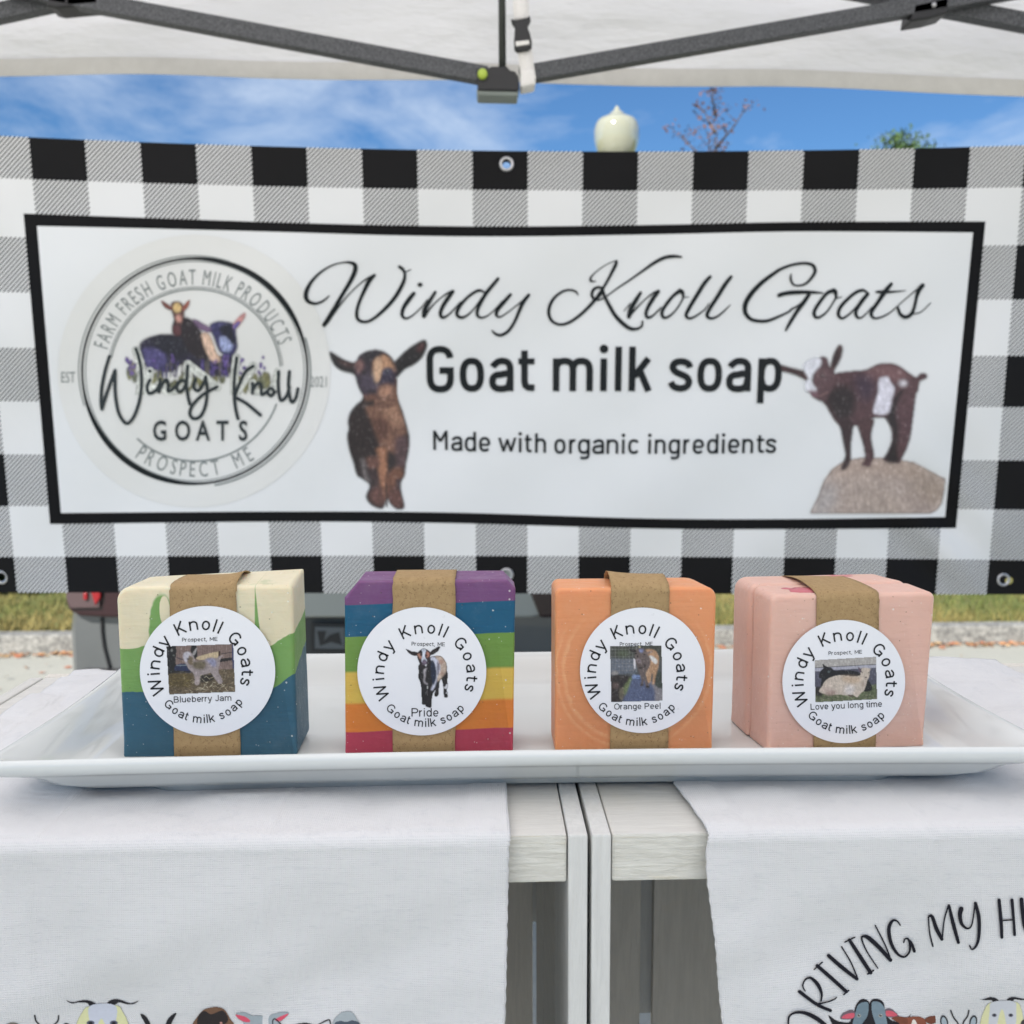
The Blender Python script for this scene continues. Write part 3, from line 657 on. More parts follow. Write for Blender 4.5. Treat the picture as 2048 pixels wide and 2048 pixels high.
# --- script line
SW = 1.16
sg = Print(600, 500, 6.44)
for pts in ([(375,590,12),(300,655,24),(200,690,30),(110,665,42),(75,600,50),(90,510,46),(160,390,34),(280,275,24),(420,195,17),(560,160,17),(660,165,34),(710,200,48),(705,280,50),(650,400,46),(560,550,42),(450,740,46),(370,880,54),(310,965,46)],
            [(310,965,40),(400,860,26),(560,650,15),(700,500,13),(830,390,17),(960,320,26)],
            [(960,325,30),(890,400,48),(820,540,40),(760,680,36),(730,800,38),(745,890,38),(820,925,32),(920,900,32),(1060,790,38),(1200,640,42),(1300,480,42),(1345,370,36),(1345,290,30),(1320,245,36),(1280,215,34)],
            [(1350,290,10),(1400,265,12),(1430,250,8)],
            [(1465,560,42),(1400,640,48),(1330,750,42),(1315,840,38),(1360,880,26),(1440,850,17),(1560,740,13),(1640,640,13)],
            [(1740,545,34),(1680,640,42),(1610,760,50),(1595,850,48)]): sg.stroke(pts, k=SW)
sg.dot(1545, 447, 34, 28)
sg.o = (840, 500, 6.44)
for pts in ([(60,850,34),(130,750,20),(250,630,14),(350,560,20),(425,530,34)], [(425,535,36),(360,620,46),(290,730,44),(262,820,40),(290,870,34),(360,840,22),(440,760,16),(520,670,14)],
            [(830,545,20),(770,520,30),(690,550,32),(590,630,32),(500,740,40),(475,830,40),(530,870,34),(610,840,22),(700,750,16),(800,610,18)],
            [(1005,370,34),(930,460,40),(850,560,40),(780,680,40),(738,780,38),(745,850,34),(800,872,24),(880,840,16),(980,750,14),(1060,660,16)],
            [(1165,575,34),(1090,660,42),(1000,770,42),(985,840,34),(1030,862,20),(1120,810,14),(1250,710,14),(1340,640,20)],
            [(1400,580,36),(1330,670,44),(1280,780,38),(1220,920,34),(1140,1040,34),(1050,1095,34),(980,1085,30),(930,1040,18)]): sg.stroke(pts, k=SW)
sg.o = (1080, 500, 6.44)
for pts in ([(490,580,12),(465,540,22),(400,515,24),(300,530,26),(190,610,32),(125,720,36),(115,830,36),(160,920,32),(260,960,30),(370,935,32),(500,850,34),(620,740,36),(700,650,38),(780,540,32),(850,430,30),(920,300,34),(975,190,38),(985,140,26)],
            [(985,140,12),(900,165,9),(790,230,10),(690,310,14),(650,370,26),(665,405,22),(720,400,9)],
            [(700,645,26),(668,580,34),(690,510,34),(750,480,30),(800,500,30),(790,560,28),(740,620,30),(700,645,26)], [(740,650,18),(800,630,15),(870,590,15)],
            [(870,585,14),(1000,490,17),(1150,390,21),(1320,270,26),(1470,165,36),(1600,100,38),(1720,80,36),(1820,90,22)],
            [(800,490,34),(830,590,34),(880,690,40),(960,830,42),(1060,940,46),(1160,1010,42),(1250,1015,30),(1310,980,26),(1320,920,22)],
            [(1295,550,34),(1240,640,46),(1170,760,52),(1145,860,46)], [(1080,785,9),(1160,690,14)], [(1150,850,34),(1240,750,20),(1350,640,14),(1450,560,20),(1525,530,36)],
            [(1525,535,38),(1460,620,46),(1390,740,42),(1365,820,38),(1390,870,34),(1460,840,22),(1560,740,16)]): sg.stroke(pts, k=SW)
sg.o = (1300, 500, 6.44)
for pts in ([(385,525,44),(300,590,36),(210,700,38),(155,800,38),(170,865,34),(225,865,28),(310,800,20),(390,690,18),(425,610,24),(420,550,44),(385,525,50)], [(430,610,14),(500,605,7)],
            [(775,345,36),(700,430,44),(600,590,44),(510,740,42),(465,840,36),(510,880,30),(590,850,22),(700,770,16),(760,690,12)],
            [(1045,345,36),(970,440,44),(870,600,44),(780,740,42),(735,840,38),(780,880,30),(860,860,24),(950,790,18),(1035,705,9)],
            [(1665,578,18),(1720,560,30),(1800,548,44),(1930,545,44)]): sg.stroke(pts, k=SW)
sg.o = (1560, 500, 6.0375)
def D2E(P): return [((p[0]/6.44-260)*6.0375, p[1]/6.44*6.0375, p[2]*.94) for p in P]
for pts in ([(135,290,12),(130,350,26),(160,415,21),(230,430,21),(320,400,25),(400,310,32),(425,240,36),(390,180,34),(310,160,30),(220,165,28),(110,190,28),(0,235,32)]+D2E([(1600,300,38),(1440,420,46),(1300,570,52),(1225,710,52),(1235,820,46),(1300,890,40),(1400,915,36),(1520,910,34),(1650,860,28),(1800,790,22)])+[(130,720,20),(220,670,18),(300,600,18),(360,540,13)],
            [(-10,548,42),(60,525,42),(200,510,42),(380,510,34),(520,520,14)], [(350,540,38),(280,640,44),(200,750,40),(120,880,36),(70,970,22)],
            [(650,490,46),(570,520,36),(480,630,36),(415,740,38),(425,805,34),(480,810,26),(570,740,20),(650,620,18),(675,570,26),(670,510,44),(650,490,50)], [(690,580,14),(750,565,7)],
            [(1050,510,20),(1000,485,30),(920,510,34),(820,590,34),(730,690,38),(705,780,36),(750,825,27),(830,780,20),(910,700,18),(1000,590,18)],
            [(1060,530,38),(980,630,42),(920,730,38),(925,800,32),(975,820,20),(1050,760,14),(1110,690,12)],
            [(1345,410,34),(1270,500,48),(1190,620,40),(1110,740,38),(1110,800,32),(1160,825,22),(1250,800,18),(1350,740,13),(1460,640,11),(1600,520,11),(1680,450,13)],
            [(1165,505,24),(1250,505,36),(1350,505,24),(1520,490,7)],
            [(1725,425,42),(1680,480,50),(1650,570,34),(1620,700,32),(1580,780,38),(1510,810,38),(1450,770,34),(1425,700,28)], [(1600,770,15),(1700,750,11),(1820,640,9)]): sg.stroke(pts, k=SW)
sg.build('script_lettering', BS(0.0032), m_ink, banner, 'flowing black script lettering')

# --- rounded sans serif lines, drawn letter by letter (units: x-height = 1, stroke w)
def sup(cx, cy, rx, ry, a0=0, a1=360, n=28, e=2.5):
    return [(cx+rx*np.sign(math.cos(t))*abs(math.cos(t))**(2/e), cy+ry*np.sign(math.sin(t))*abs(math.sin(t))**(2/e)) for t in np.radians(np.linspace(a0, a1, n))]
def letter(ch, W_, w, e=2.5, cap=1.36):
    """centre lines of a letter: x 0..W_, x-height 1; returns [(points, smooth, width)], [(dot x, y, r)]"""
    i = w/2; l, r, m_ = i, W_-i, W_/2; o = []; dots = []
    def st(q, sm=False, wd=w): o.append((catmull(np.array(q), 6) if sm else np.array(q, float), wd))
    def sp(*a, **k): return sup(*a, e=e, **k)
    ry = .5-i+.02
    if ch == 'o': st(sp(m_, .5, m_-i, ry))
    elif ch == 'O': st(sp(m_, cap/2, m_-i, cap/2-i+.02))
    elif ch == 'G':
        if e > 2.3: st(sp(m_, cap-.45, m_-i, .37, 12, 180)+sp(m_, .43, m_-i, .37, 180, 360)+[(r, .62)]); st([(W_, .63), (m_-.02, .63)])
        else: st(sp(m_, cap/2, m_-i, cap/2-i+.02, 42, 318)+[(r, .16), (r, .66)]); st([(r, .60), (m_+.06, .60)])
    elif ch == 'a': st([(.04+i*.5, .74), (l+.03, .8)]+sp(m_+.02, .66, m_-i-.02, .34-i+.02, 140, 0, n=16)+[(r, 0)]); st([(r, .53), (m_+.1, .535), (m_-.06, .5)]+sp(m_-.02, .29, m_-i, .22, 110, 360, n=24)+[(r, .33)])
    elif ch == 't': st([(m_-.06, 1.24), (m_-.06, .3), (m_-.03, .17), (m_+.05, i+.01), (W_, i)]); st([(0, 1-i*.9), (W_, 1-i*.9)], wd=w*.9)
    elif ch == 'm':
        st([(l, 0), (l, 1.0)]); q = (W_-w)/2
        for s_ in (0, 1): st(sp(l+q*(s_+.5), .62, q/2, .4-i, 180, 0, n=16)+[(l+q*(s_+1), 0)])
    elif ch in 'nh': st([(l, 0), (l, cap if ch == 'h' else 1.0)]); st(sp(m_, .6, m_-i, .41-i, 180, 0, n=18)+[(r, 0)])
    elif ch == 'u': st([(r, 0), (r, 1)]); st([(l, 1)]+sp(m_, .4, m_-i, .41-i, 180, 360, n=18))
    elif ch == 'r': st([(l, 0), (l, 1.0)]); st(sp(m_+.08, .58, m_-i+.06, .43-i, 175, 75, n=12))
    elif ch == 'i': st([(m_, 0), (m_, 1)]); dots.append((m_, 1.29 if e > 2.3 else 1.27, i*1.33 if e > 2.3 else i*1.15))
    elif ch == 'l': st([(m_, 0), (m_, cap+(.0 if e > 2.3 else .04))])
    elif ch == 'k': st([(l, 0), (l, cap)]); st([(W_-.1, 1.0), (l+.06, .5-.06)]); st([(l+.24, .62), (W_-.08, 0)])
    elif ch == 'K': st([(l, 0), (l, cap)]); st([(W_-.12, cap), (l+.04, .52)]); st([(l+.30, .76), (W_-.06, 0)])
    elif ch == 's': st([(r+.02, .72), (r-.03, .83), (m_+.08, 1-i), (m_-.08, 1-i), (l+.06, .84), (l+.02, .72), (l+.1, .6), (m_, .52), (r-.08, .43), (r, .29), (r-.06, .15), (m_+.06, i-.01), (m_-.1, i), (l+.04, .16), (l-.03, .28)], True)
    elif ch in 'pdgb':
        up = {'p': (-.37, 1.0), 'd': (0, cap), 'g': (-.12, 1.0), 'b': (0, cap)}[ch]; sx = l if ch in 'pb' else r; st([(sx, up[0]), (sx, up[1])]); st(sp(m_, .5, m_-i, ry))
        if ch == 'g': st([(r, 0), (r-.02, -.17), (r-.12, -.28), (m_-.02, -.31), (l+.08, -.27)], True)
    elif ch == 'e': st(sp(m_, .5, m_-i, ry, 0, 318)); st([(r, .47), (l, .47)], wd=w*.85)
    elif ch == 'c': st(sp(m_, .5, m_-i, ry, 36, 324))
    elif ch == 'v': st([(i*.6, 1), (m_, .02), (W_-i*.6, 1)])
    elif ch == 'y': st([(i*.6, 1), (m_+.0, .04)]); st([(W_-i*.6, 1), (m_-.02, -.1), (m_-.14, -.32), (l+.02, -.34)])
    elif ch == 'w': st([(.05, 1), (W_*.29, .04)], wd=w*.95); st([(W_*.29, .04), (m_, .9)], wd=w*.85); st([(m_, .9), (W_*.71, .04)], wd=w*.85); st([(W_*.71, .04), (W_-.05, 1)], wd=w*.95)
    elif ch == 'W': st([(.05, cap), (W_*.27, .05), (m_, cap-.08), (W_*.73, .05), (W_-.05, cap)])
    elif ch == 'M': st([(l, 0), (l, cap)]); st([(r, 0), (r, cap)]); st([(l, cap-.05), (m_, .6 if e > 2.3 else .35)], wd=w*.95); st([(m_, .6 if e > 2.3 else .35), (r, cap-.05)], wd=w*.95)
    elif ch == 'P': st([(l, 0), (l, cap)]); st([(l, cap-i)]+sp(m_+.04, cap-i-.33, m_-i-.04, .33, 90, -90, n=16)+[(l, cap-i-.66)])
    elif ch == 'B': st([(l, 0), (l, cap)]); st([(l, cap-i), (m_, cap-i)]+sp(m_, cap-i-.28, m_-i-.07, .28, 90, -90, n=12)+[(l, cap-i-.56)]); st([(l, cap-i-.56), (m_, cap-i-.56)]+sp(m_, (cap-.56)/2, m_-i, (cap-.56)/2-i, 90, -90, n=12)+[(l, i)])
    elif ch == 'E': st([(l, 0), (l, cap)]); [st([(l, y_), (W_*x_, y_)], wd=w*.95) for y_, x_ in ((i, 1), (cap/2, .92), (cap-i, 1))]
    elif ch == 'L': st([(l, 0), (l, cap)]); st([(l, i), (W_, i)])
    elif ch == 'J': st([(r, cap), (r, .42)]+sp(m_, .42, m_-i, .42-i, 0, -165, n=14))
    elif ch == ',': st([(m_, .16), (m_-.1, -.26)])
    return o, dots
def poly_stroke(P, Q, w):
    """constant width pen line, corners kept sharp and full"""
    Q = np.array(Q, float); Z = [Q[0]]
    for a_, b_ in zip(Q[:-1], Q[1:]):
        m_ = max(1, int(np.linalg.norm(b_-a_)/(w*.8+2))); Z += [a_+(b_-a_)*k/m_ for k in range(1, m_+1)]
    Q = np.array(Z); keep = np.r_[True, np.linalg.norm(np.diff(Q, axis=0), axis=1) > 1e-4]; Q = Q[keep]; a = 0
    for i in range(1, len(Q)):
        end = i == len(Q)-1
        if not end:
            d1 = Q[i]-Q[i-1]; d2 = Q[i+1]-Q[i]; c = d1 @ d2/(np.linalg.norm(d1)*np.linalg.norm(d2)+1e-9)
            if c > .8: continue
            P.dot(Q[i][0], Q[i][1], w/2)
        P.stroke(Q[a:i+1], w, sm=False, cap=False); a = i
VW = dict(zip('WindyKolGatskmPrpec,ME ', (1.81,.5,1.16,1.14,1.09,1.27,1.11,.5,1.42,1.1,.72,.956,1.1,1.78,1.1,.78,1.14,1.09,.96,.55,1.55,1.16,.65)))
AW = {k: v/.519 for k, v in dict(B=.667,l=.222,u=.556,e=.556,b=.556,r=.333,y=.5,J=.5,a=.556,m=.833,G=.778,o=.556,t=.278,i=.222,k=.5,s=.5,p=.556,O=.778,n=.556,g=.556,P=.667,L=.556,v=.5,d=.556).items()}; AW[' '] = .278/.519
def sb_(ch): return .0 if ch in 'WvyK' and 0 else (.03 if ch in 'Wvyrtk,' else .11)
def set_line(P, txt, font, place, w, xh, sx=1.0):
    """place(u) -> origin and axes for a letter whose centre sits at u (0..1 along the line)"""
    adv = np.array([font[c] for c in txt]); cum = np.cumsum(adv)-adv/2; lo, hi = cum[0], cum[-1]; tot = adv.sum()
    for ch, u, a in zip(txt, cum, adv):
        if ch == ' ': continue
        o_, ex, ey = place(u, lo, hi, tot); b_ = sb_(ch); Wl = max(a-2*b_, w*1.01); O_, D_ = letter(ch, Wl, w, 2.05)
        T = lambda q: (o_[0]+((q[0]-Wl/2)*ex[0]*sx+q[1]*ey[0])*xh, o_[1]+((q[0]-Wl/2)*ex[1]*sx+q[1]*ey[1])*xh)
        for pts, wd in O_: poly_stroke(P, [T(q) for q in pts], wd*xh)
        for dx_, dy_, dr in D_: q = T((dx_, dy_)); P.dot(q[0], q[1], dr*xh)
def sarc(P, txt, cx, cy, r, a0, a1, xh, w=.17, below=False, font=None, sx=1.0):
    font = font or VW
    def pl(u, lo, hi, tot):
        th = math.radians(a0+(a1-a0)*(u-lo)/(hi-lo))
        if not below: ex = (math.cos(th), math.sin(th)); ey = (math.sin(th), -math.cos(th)); c0 = (cx+r*math.sin(th), cy-r*math.cos(th))
        else: ex = (math.cos(th), -math.sin(th)); ey = (-math.sin(th), -math.cos(th)); c0 = (cx+r*math.sin(th), cy+r*math.cos(th))
        return (c0[0]-ey[0]*.62*xh, c0[1]-ey[1]*.62*xh), ex, ey
    set_line(P, txt, font, pl, w, xh, sx)
def sline(P, txt, cx, y, width, xh, ang=0, w=.17, font=None):
    font = font or AW; tot = sum(font[c] for c in txt)-2*.1; sx = width/(tot*xh); c, s_ = math.cos(math.radians(ang)), math.sin(math.radians(ang))
    def pl(u, lo, hi, t_): d = (u-t_/2)*xh*sx; return (cx+d*c, y-d*s_), (c, -s_), (-s_, -c)
    set_line(P, txt, font, pl, w, xh, sx)
def din(P, ch, x0, x1, base, xh, w=.2):
    O_, D_ = letter(ch, (x1-x0)/xh, w)
    def T(a, b_): X_ = x0+a*xh; Y_ = base-b_*xh; return (X_+(Y_-base)*(73-8.2*((X_-97)/106.5))/850, Y_)
    for pts, wd in O_: poly_stroke(P, [T(*q) for q in pts], wd*xh)
    for a, b_, r_ in D_: q = T(a, b_); P.dot(q[0], q[1], r_*xh)
dn = Print()
for ch, a, b_ in zip('Goatmilksoap', (853.8,919.7,979.7,1036.7,1105.5,1200.3,1229.5,1257,1336.7,1393.7,1452.8,1514.7), (907.9,968.2,1027,1069,1185.4,1213.2,1242.5,1302.3,1383.9,1442.9,1501,1562)): din(dn, ch, a, b_, 782.3, 65.5)
for ch, a, b_, yb_ in zip('Madewithorganicingredients',
    (866.6,903,929.5,958,997.4,1037.3,1049.5,1070,1108.5,1138,1155.7,1185,1212.8,1243.3,1256,1295.8,1309,1336.7,1366,1385,1413.4,1443,1455.7,1484,1512.7,1530.5),
    (895.5,924.8,952.2,980.8,1031.8,1043.4,1063.2,1092,1131,1153.7,1179.5,1208,1236.4,1249.3,1278.7,1301.9,1330.9,1359.5,1381,1407.7,1436.2,1449.2,1478.5,1506,1527.5,1552),
    (900,901.5,902.5,903,904,904.5,905,905.5,907,907.3,907.4,907.5,907.5,907.5,907.5,907.5,907.5,907.5,907.5,907.3,907,907,906.5,906.5,906,906)): din(dn, ch, a, b_, yb_, 28.6, .19)
dn.build('lettering', BS(0.0032), m_ink, banner, 'black rounded sans serif lettering')

# --- round emblem
lg = Print(150, 500, 3.943); t = np.linspace(0, 2*math.pi, 73)[:-1]
rr_ = [i*90 for i in range(12)]+[1075]; lg._add([(940+r_*math.cos(a), 955+r_*math.sin(a)) for r_ in rr_ for a in t], [(j*72+i, j*72+(i+1) % 72, (j+1)*72+(i+1) % 72, (j+1)*72+i) for j in range(len(rr_)-1) for i in range(72)]); lg.build('emblem_disc', BS(0.0022), m_disc, banner)
r1 = Print(150, 500, 3.943)
r1.stroke([(944+888*math.cos(a), 955+888*math.sin(a), 17+30*max(0, -math.sin(2*a+.25))**1.3) for a in t], closed=True, n=2)
r1.build('emblem_ring', BS(0.0029), m_ink, banner)
r2 = Print(150, 500, 3.943)
r2.stroke([(944+862*math.cos(a), 955+866*math.sin(a), 7) for a in t], closed=True, n=2)
r2.stroke([(936+908*math.cos(a), 948+903*math.sin(a), 9) for a in np.linspace(math.pi*.9, math.pi*1.6, 30)], n=2); r2.stroke([(952+905*math.cos(a), 962+905*math.sin(a), 14) for a in np.linspace(-.3, 1.4, 30)], n=2)
def arcp(a0, a1, w): return [(948+675*math.sin(math.radians(a)), 985-675*math.cos(math.radians(a)), w) for a in np.linspace(a0, a1, 40)]
for w_, dr in ((11, 0), (7, 18)): r2.stroke([(948+(675+dr)*math.sin(math.radians(a)), 985-(675+dr)*math.cos(math.radians(a)), w_) for a in np.linspace(-78, 84, 50)], n=2)
r2.stroke([(948+680*math.sin(math.radians(a)), 985-680*math.cos(math.radians(a)), 14) for a in np.linspace(110, 222, 40)], n=2)
r2.arc('FARM FRESH GOAT MILK PRODUCTS', 935, 975, 762, -73, 70, 118, .52)
r2.arc('PROSPECT  ME', 955, 955, 775, -34, 32, 118, .62, below=True)
r2.o = (0, 0, 1); r2.text('EST', 121, 765, 21, 0, .55, width=30); r2.text('2021', 620, 774, 21, 0, .55, width=37)
r2.build('emblem_small_lettering', BS(0.0031), m_ring, banner, 'thin grey lettering and rings round the emblem')
r3 = Print(150, 500, 3.943)
for pts in ([(270,840),(235,960),(210,1090),(205,1200),(212,1255)], [(212,1250),(260,1100),(315,950)], [(315,950),(315,1100),(325,1200),(350,1300),(405,1368),(460,1320),(505,1200),(525,1060),(520,940),(500,840),(480,780)],
            [(590,1025),(568,1080),(585,1130),(640,1105),(668,1050)], [(672,1020),(662,1120)], [(665,1100),(715,1022),(735,1060),(735,1115),(785,1085),(810,1045)],
            [(880,1045),(835,1030),(803,1080),(822,1120),(862,1085),(888,990)], [(888,915),(880,1060),(890,1150),(905,1215)], [(950,1020),(935,1080),(970,1110),(1010,1060),(1030,1000)],
            [(1030,1000),(1042,1100),(1030,1220),(990,1310),(935,1330),(905,1290),(930,1220),(1010,1140),(1120,1080)], [(1275,850),(1257,1000),(1255,1150),(1268,1260),(1285,1330)],
            [(1405,915),(1345,960),(1295,1060),(1258,1155)], [(1258,1160),(1350,1210),(1462,1302)], [(1400,1050),(1400,1130)], [(1400,1105),(1440,1050),(1468,1070),(1472,1140),(1515,1115)],
            [(1575,1120),(1545,1150),(1518,1120),(1545,1090),(1575,1120)], [(1605,960),(1603,1080),(1622,1185),(1668,1150),(1690,1080)], [(1690,960),(1683,1080),(1705,1195),(1740,1170),(1757,1095)]): r3.stroke(pts, 27)
r3.dot(590, 955, 15)
for ch, x_ in zip('GOATS', (668, 848, 1008, 1163, 1325)): r3.text(ch, x_, 1500, 150, 0, .72, center=True, bold=.018)
r3.build('emblem_lettering', BS(0.0043), m_ink3, banner, 'dark hand lettering across the emblem')
m_pic = picmat('printed_picture', .5, .95)
# emblem picture: two goats among lavender
p = Paint(340, 380, 1600, 1140, 6, 150, 500, 3.943); H_ = (150, 148, 148)
for k in range(70):
    x_ = rng.uniform(365, 1540); y_ = 1010+40*math.sin(x_*.01)+rng.uniform(-40, 60); 
    if 480 < x_ < 560 or 1215 < x_ < 1290: continue
    p.ell(x_, y_, 22, rng.uniform(30, 60), (124, 122, 84) if rng.rand() < .7 else (104, 108, 88), 1, .8)
p.poly([(510,750),(560,700),(680,665),(800,670),(900,680),(1000,760),(1090,840),(1240,830),(1240,960),(1090,990),(860,900),(760,960),(580,930),(530,850)], (32,28,48), 2, nz=.5, nc=(9, 9))
p.poly([(530,790),(640,780),(720,840),(700,930),(580,930)], (74,68,116), 3, nz=.3); p.poly([(600,705),(760,670),(860,690),(900,800),(780,830),(640,760)], (20,18,34), 3, nz=.3)
p.poly([(780,560),(850,530),(930,560),(1000,660),(1050,800),(1010,870),(900,800),(830,680),(770,650)], (28,16,24), 1.5, nz=.3); p.poly([(770,600),(830,600),(830,670),(780,670)], (84,44,48), 2)
p.poly([(755,430),(800,405),(850,430),(860,500),(835,590),(800,590),(775,520)], (88,56,52), 1.5); p.ell(805, 455, 30, 40, (222,190,130), 2); p.ell(818, 540, 22, 34, (190,140,128), 2); p.ell(815, 585, 14, 10, (80, 44, 50), 1)
p.poly([(680,400),(720,420),(762,455),(750,475),(700,445)], (112,64,56), 1); p.poly([(905,395),(890,450),(855,480),(852,455),(875,415)], (150,84,70), 1)
p.poly([(1060,600),(1120,565),(1200,570),(1260,590),(1270,680),(1275,780),(1220,840),(1140,800),(1100,700)], (50,48,92), 1.5, nz=.4); p.poly([(1150,600),(1230,590),(1262,700),(1265,760),(1200,700),(1150,660)], (16,16,40), 2)
p.poly([(1140,690),(1190,690),(1240,750),(1220,800),(1160,790)], (150,160,200), 2.5, nz=.3); p.poly([(1000,660),(1060,670),(1110,800),(1150,870),(1080,880),(1020,760)], (214,182,160), 2.5)
p.poly([(925,545),(990,570),(1070,620),(1060,650),(980,620)], (112,88,120), 1.5); p.poly([(1345,495),(1320,560),(1260,620),(1250,590),(1290,530)], (196,140,138), 1.5); p.poly([(1290,560),(1300,580),(1260,625),(1250,595)], (92, 84, 150), 1)
for k in range(60):
    x_ = rng.choice([420, 440, 460, 1465, 1480, 1320, 900, 1100, 1180, 760, 620])+rng.randn()*14; y_ = rng.uniform(830, 980); p.ell(x_, y_, 10, 14, (96, 74, 140), 1, .85)
for k in range(46):
    x_ = rng.uniform(560, 1220); p.line([(x_, 1000), (x_+rng.uniform(-18, 18), rng.uniform(850, 960))], 9, (104, 98, 92) if rng.rand() < .5 else (76, 62, 128), .7)
for s_ in ([(480,790),(522,940),(505,1180)], [(590,955),(575,1120),(670,1060),(740,1120),(880,1060),(890,900)], [(890,900),(1030,1010),(1120,1080)], [(1275,850),(1256,1010),(1256,1150)], [(1256,1150),(1405,915)], [(1400,1050),(1420,1120),(1545,1110),(1605,960)]): p.line(s_, 62, (203, 206, 201))
p.fur(.55); p.build('emblem_picture', BS(0.0036), m_pic, banner, 'painted goat and kid lying among lavender')
# brown kid facing forward
p = Paint(80, 90, 1130, 1900, 7.5, 640, 660, 5.221)
p.poly([(380,780),(460,730),(560,720),(700,690),(790,700),(850,820),(890,950),(930,1110),(925,1250),(895,1400),(880,1520),(840,1600),(850,1700),(880,1830),(860,1868),(800,1868),(740,1820),(700,1760),(665,1850),(620,1862),(560,1840),(500,1790),(485,1720),(520,1620),(430,1545),(385,1510),(350,1380),(310,1260),(285,1110),(300,1040),(295,940),(320,860)], (38,26,26), 1.2, nz=.4, nc=(5, 8))
p.poly([(480,760),(600,730),(760,660),(800,740),(850,860),(890,1000),(905,1080),(840,1130),(800,1290),(700,1260),(620,1180),(560,1000),(500,880)], (118,84,68), 4, nz=.3, nc=(4, 8)); p.poly([(640,760),(760,700),(830,860),(850,1010),(740,960)], (160,122,100), 7, nz=.2, amt=.8)
p.poly([(560,930),(690,940),(720,1050),(660,1160),(600,1100)], (72,42,34), 6, amt=.8); p.poly([(590,1240),(670,1230),(710,1300),(700,1500),(680,1720),(690,1790),(640,1700),(600,1500),(610,1330)], (150,104,78), 4, nz=.3)
p.poly([(480,1340),(600,1330),(620,1420),(540,1450),(500,1420)], (104,70,60), 4); p.poly([(520,1470),(600,1480),(620,1620),(640,1790),(560,1830),(510,1740),(540,1620)], (52,34,34), 4, nz=.4); p.poly([(560,1660),(640,1640),(680,1800),(600,1830),(520,1760)], (92,58,50), 5, nz=.3)
p.poly([(790,1130),(900,1120),(930,1190),(890,1390),(840,1470),(790,1330)], (78,56,58), 6, nz=.4); p.poly([(710,1300),(740,1290),(745,1480),(715,1500)], (18,12,14), 3); p.poly([(730,1480),(860,1440),(870,1530),(800,1640),(700,1760),(680,1640)], (112,72,52), 5, nz=.3)
p.poly([(800,1560),(850,1560),(840,1680),(800,1680)], (50,40,46), 4); p.poly([(700,1680),(800,1640),(860,1730),(870,1840),(790,1850),(720,1790)], (88,54,46), 5, nz=.3); p.line([(690,1600),(695,1780),(700,1840)], 14, (24,16,18), .8)
p.poly([(430,1350),(470,1370),(480,1480),(530,1590),(470,1560)], (130,122,122), 3, amt=.7)
p.poly([(470,560),(620,560),(790,500),(800,640),(810,760),(700,820),(500,800),(455,740)], (112,80,66), 1, nz=.3); p.poly([(455,700),(560,690),(560,780),(440,790)], (44,30,28), 2.5)
p.poly([(100,235),(140,245),(230,300),(340,340),(400,330),(420,420),(390,480),(330,450),(220,420),(140,350)], (22,16,20), 1.2); p.poly([(180,300),(260,330),(340,350),(320,385),(240,360)], (92,60,56), 4, amt=.6)
p.poly([(1080,105),(1112,130),(1110,190),(1060,290),(980,360),(880,410),(800,490),(770,420),(770,350),(860,250),(960,170)], (20,14,18), 1.2); p.poly([(1060,130),(1090,150),(1060,220),(1010,210)], (92,52,52), 4, amt=.7)
p.poly([(420,260),(500,220),(600,210),(690,240),(760,310),(800,420),(790,560),(740,680),(650,720),(560,720),(470,700),(410,610),(375,500),(365,400),(390,310)], (46,34,46), 1.5, nz=.3)
p.poly([(560,330),(640,260),(710,280),(760,350),(780,440),(700,400),(640,450),(600,540),(555,520),(560,430)], (176,134,104), 4, nz=.2); p.poly([(570,430),(620,440),(620,530),(580,560),(550,510)], (206,184,166), 5, nz=.1); p.poly([(380,330),(440,320),(440,400),(410,450),(385,410)], (150,110,104), 5, amt=.8)
p.poly([(640,430),(760,400),(770,500),(740,580),(640,590),(600,560)], (44,36,56), 4); p.ell(697, 430, 36, 28, (104,104,128), 3, .8); p.ell(700, 432, 12, 12, (30,30,44), 2); p.poly([(600,610),(720,570),(770,620),(700,700),(620,700)], (168,126,104), 6, nz=.2)
p.poly([(430,490),(560,470),(600,600),(560,680),(470,660),(420,580)], (66,56,72), 7, nz=.3); p.ell(545, 650, 46, 26, (40,28,34), 5, .8); p.ell(520, 650, 14, 9, (10,8,10), 1, add=False); p.ell(575, 645, 14, 9, (10,8,10), 1, add=False); p.line([(500,690),(545,678),(600,690)], 9, (22,14,16), .8, add=False); p.ell(455, 440, 20, 18, (14,12,20), 1, add=False); p.ell(700, 434, 24, 20, (12,12,22), 1, add=False); p.ell(706, 426, 6, 6, (190,190,205), 0, add=False); p.poly([(575,300),(625,280),(650,360),(620,520),(580,540),(565,430)], (196,160,132), 2.6, nz=.15); p.poly([(470,690),(600,690),(600,720),(490,725)], (138,92,66), 5, amt=.8); p.poly([(480,225),(620,212),(640,260),(560,300),(500,330),(440,300)], (26,22,30), 6)
p.fur(.55); p.build('goat_picture', BS(0.0025), m_pic, banner, 'printed brown kid goat facing forward with ears out')
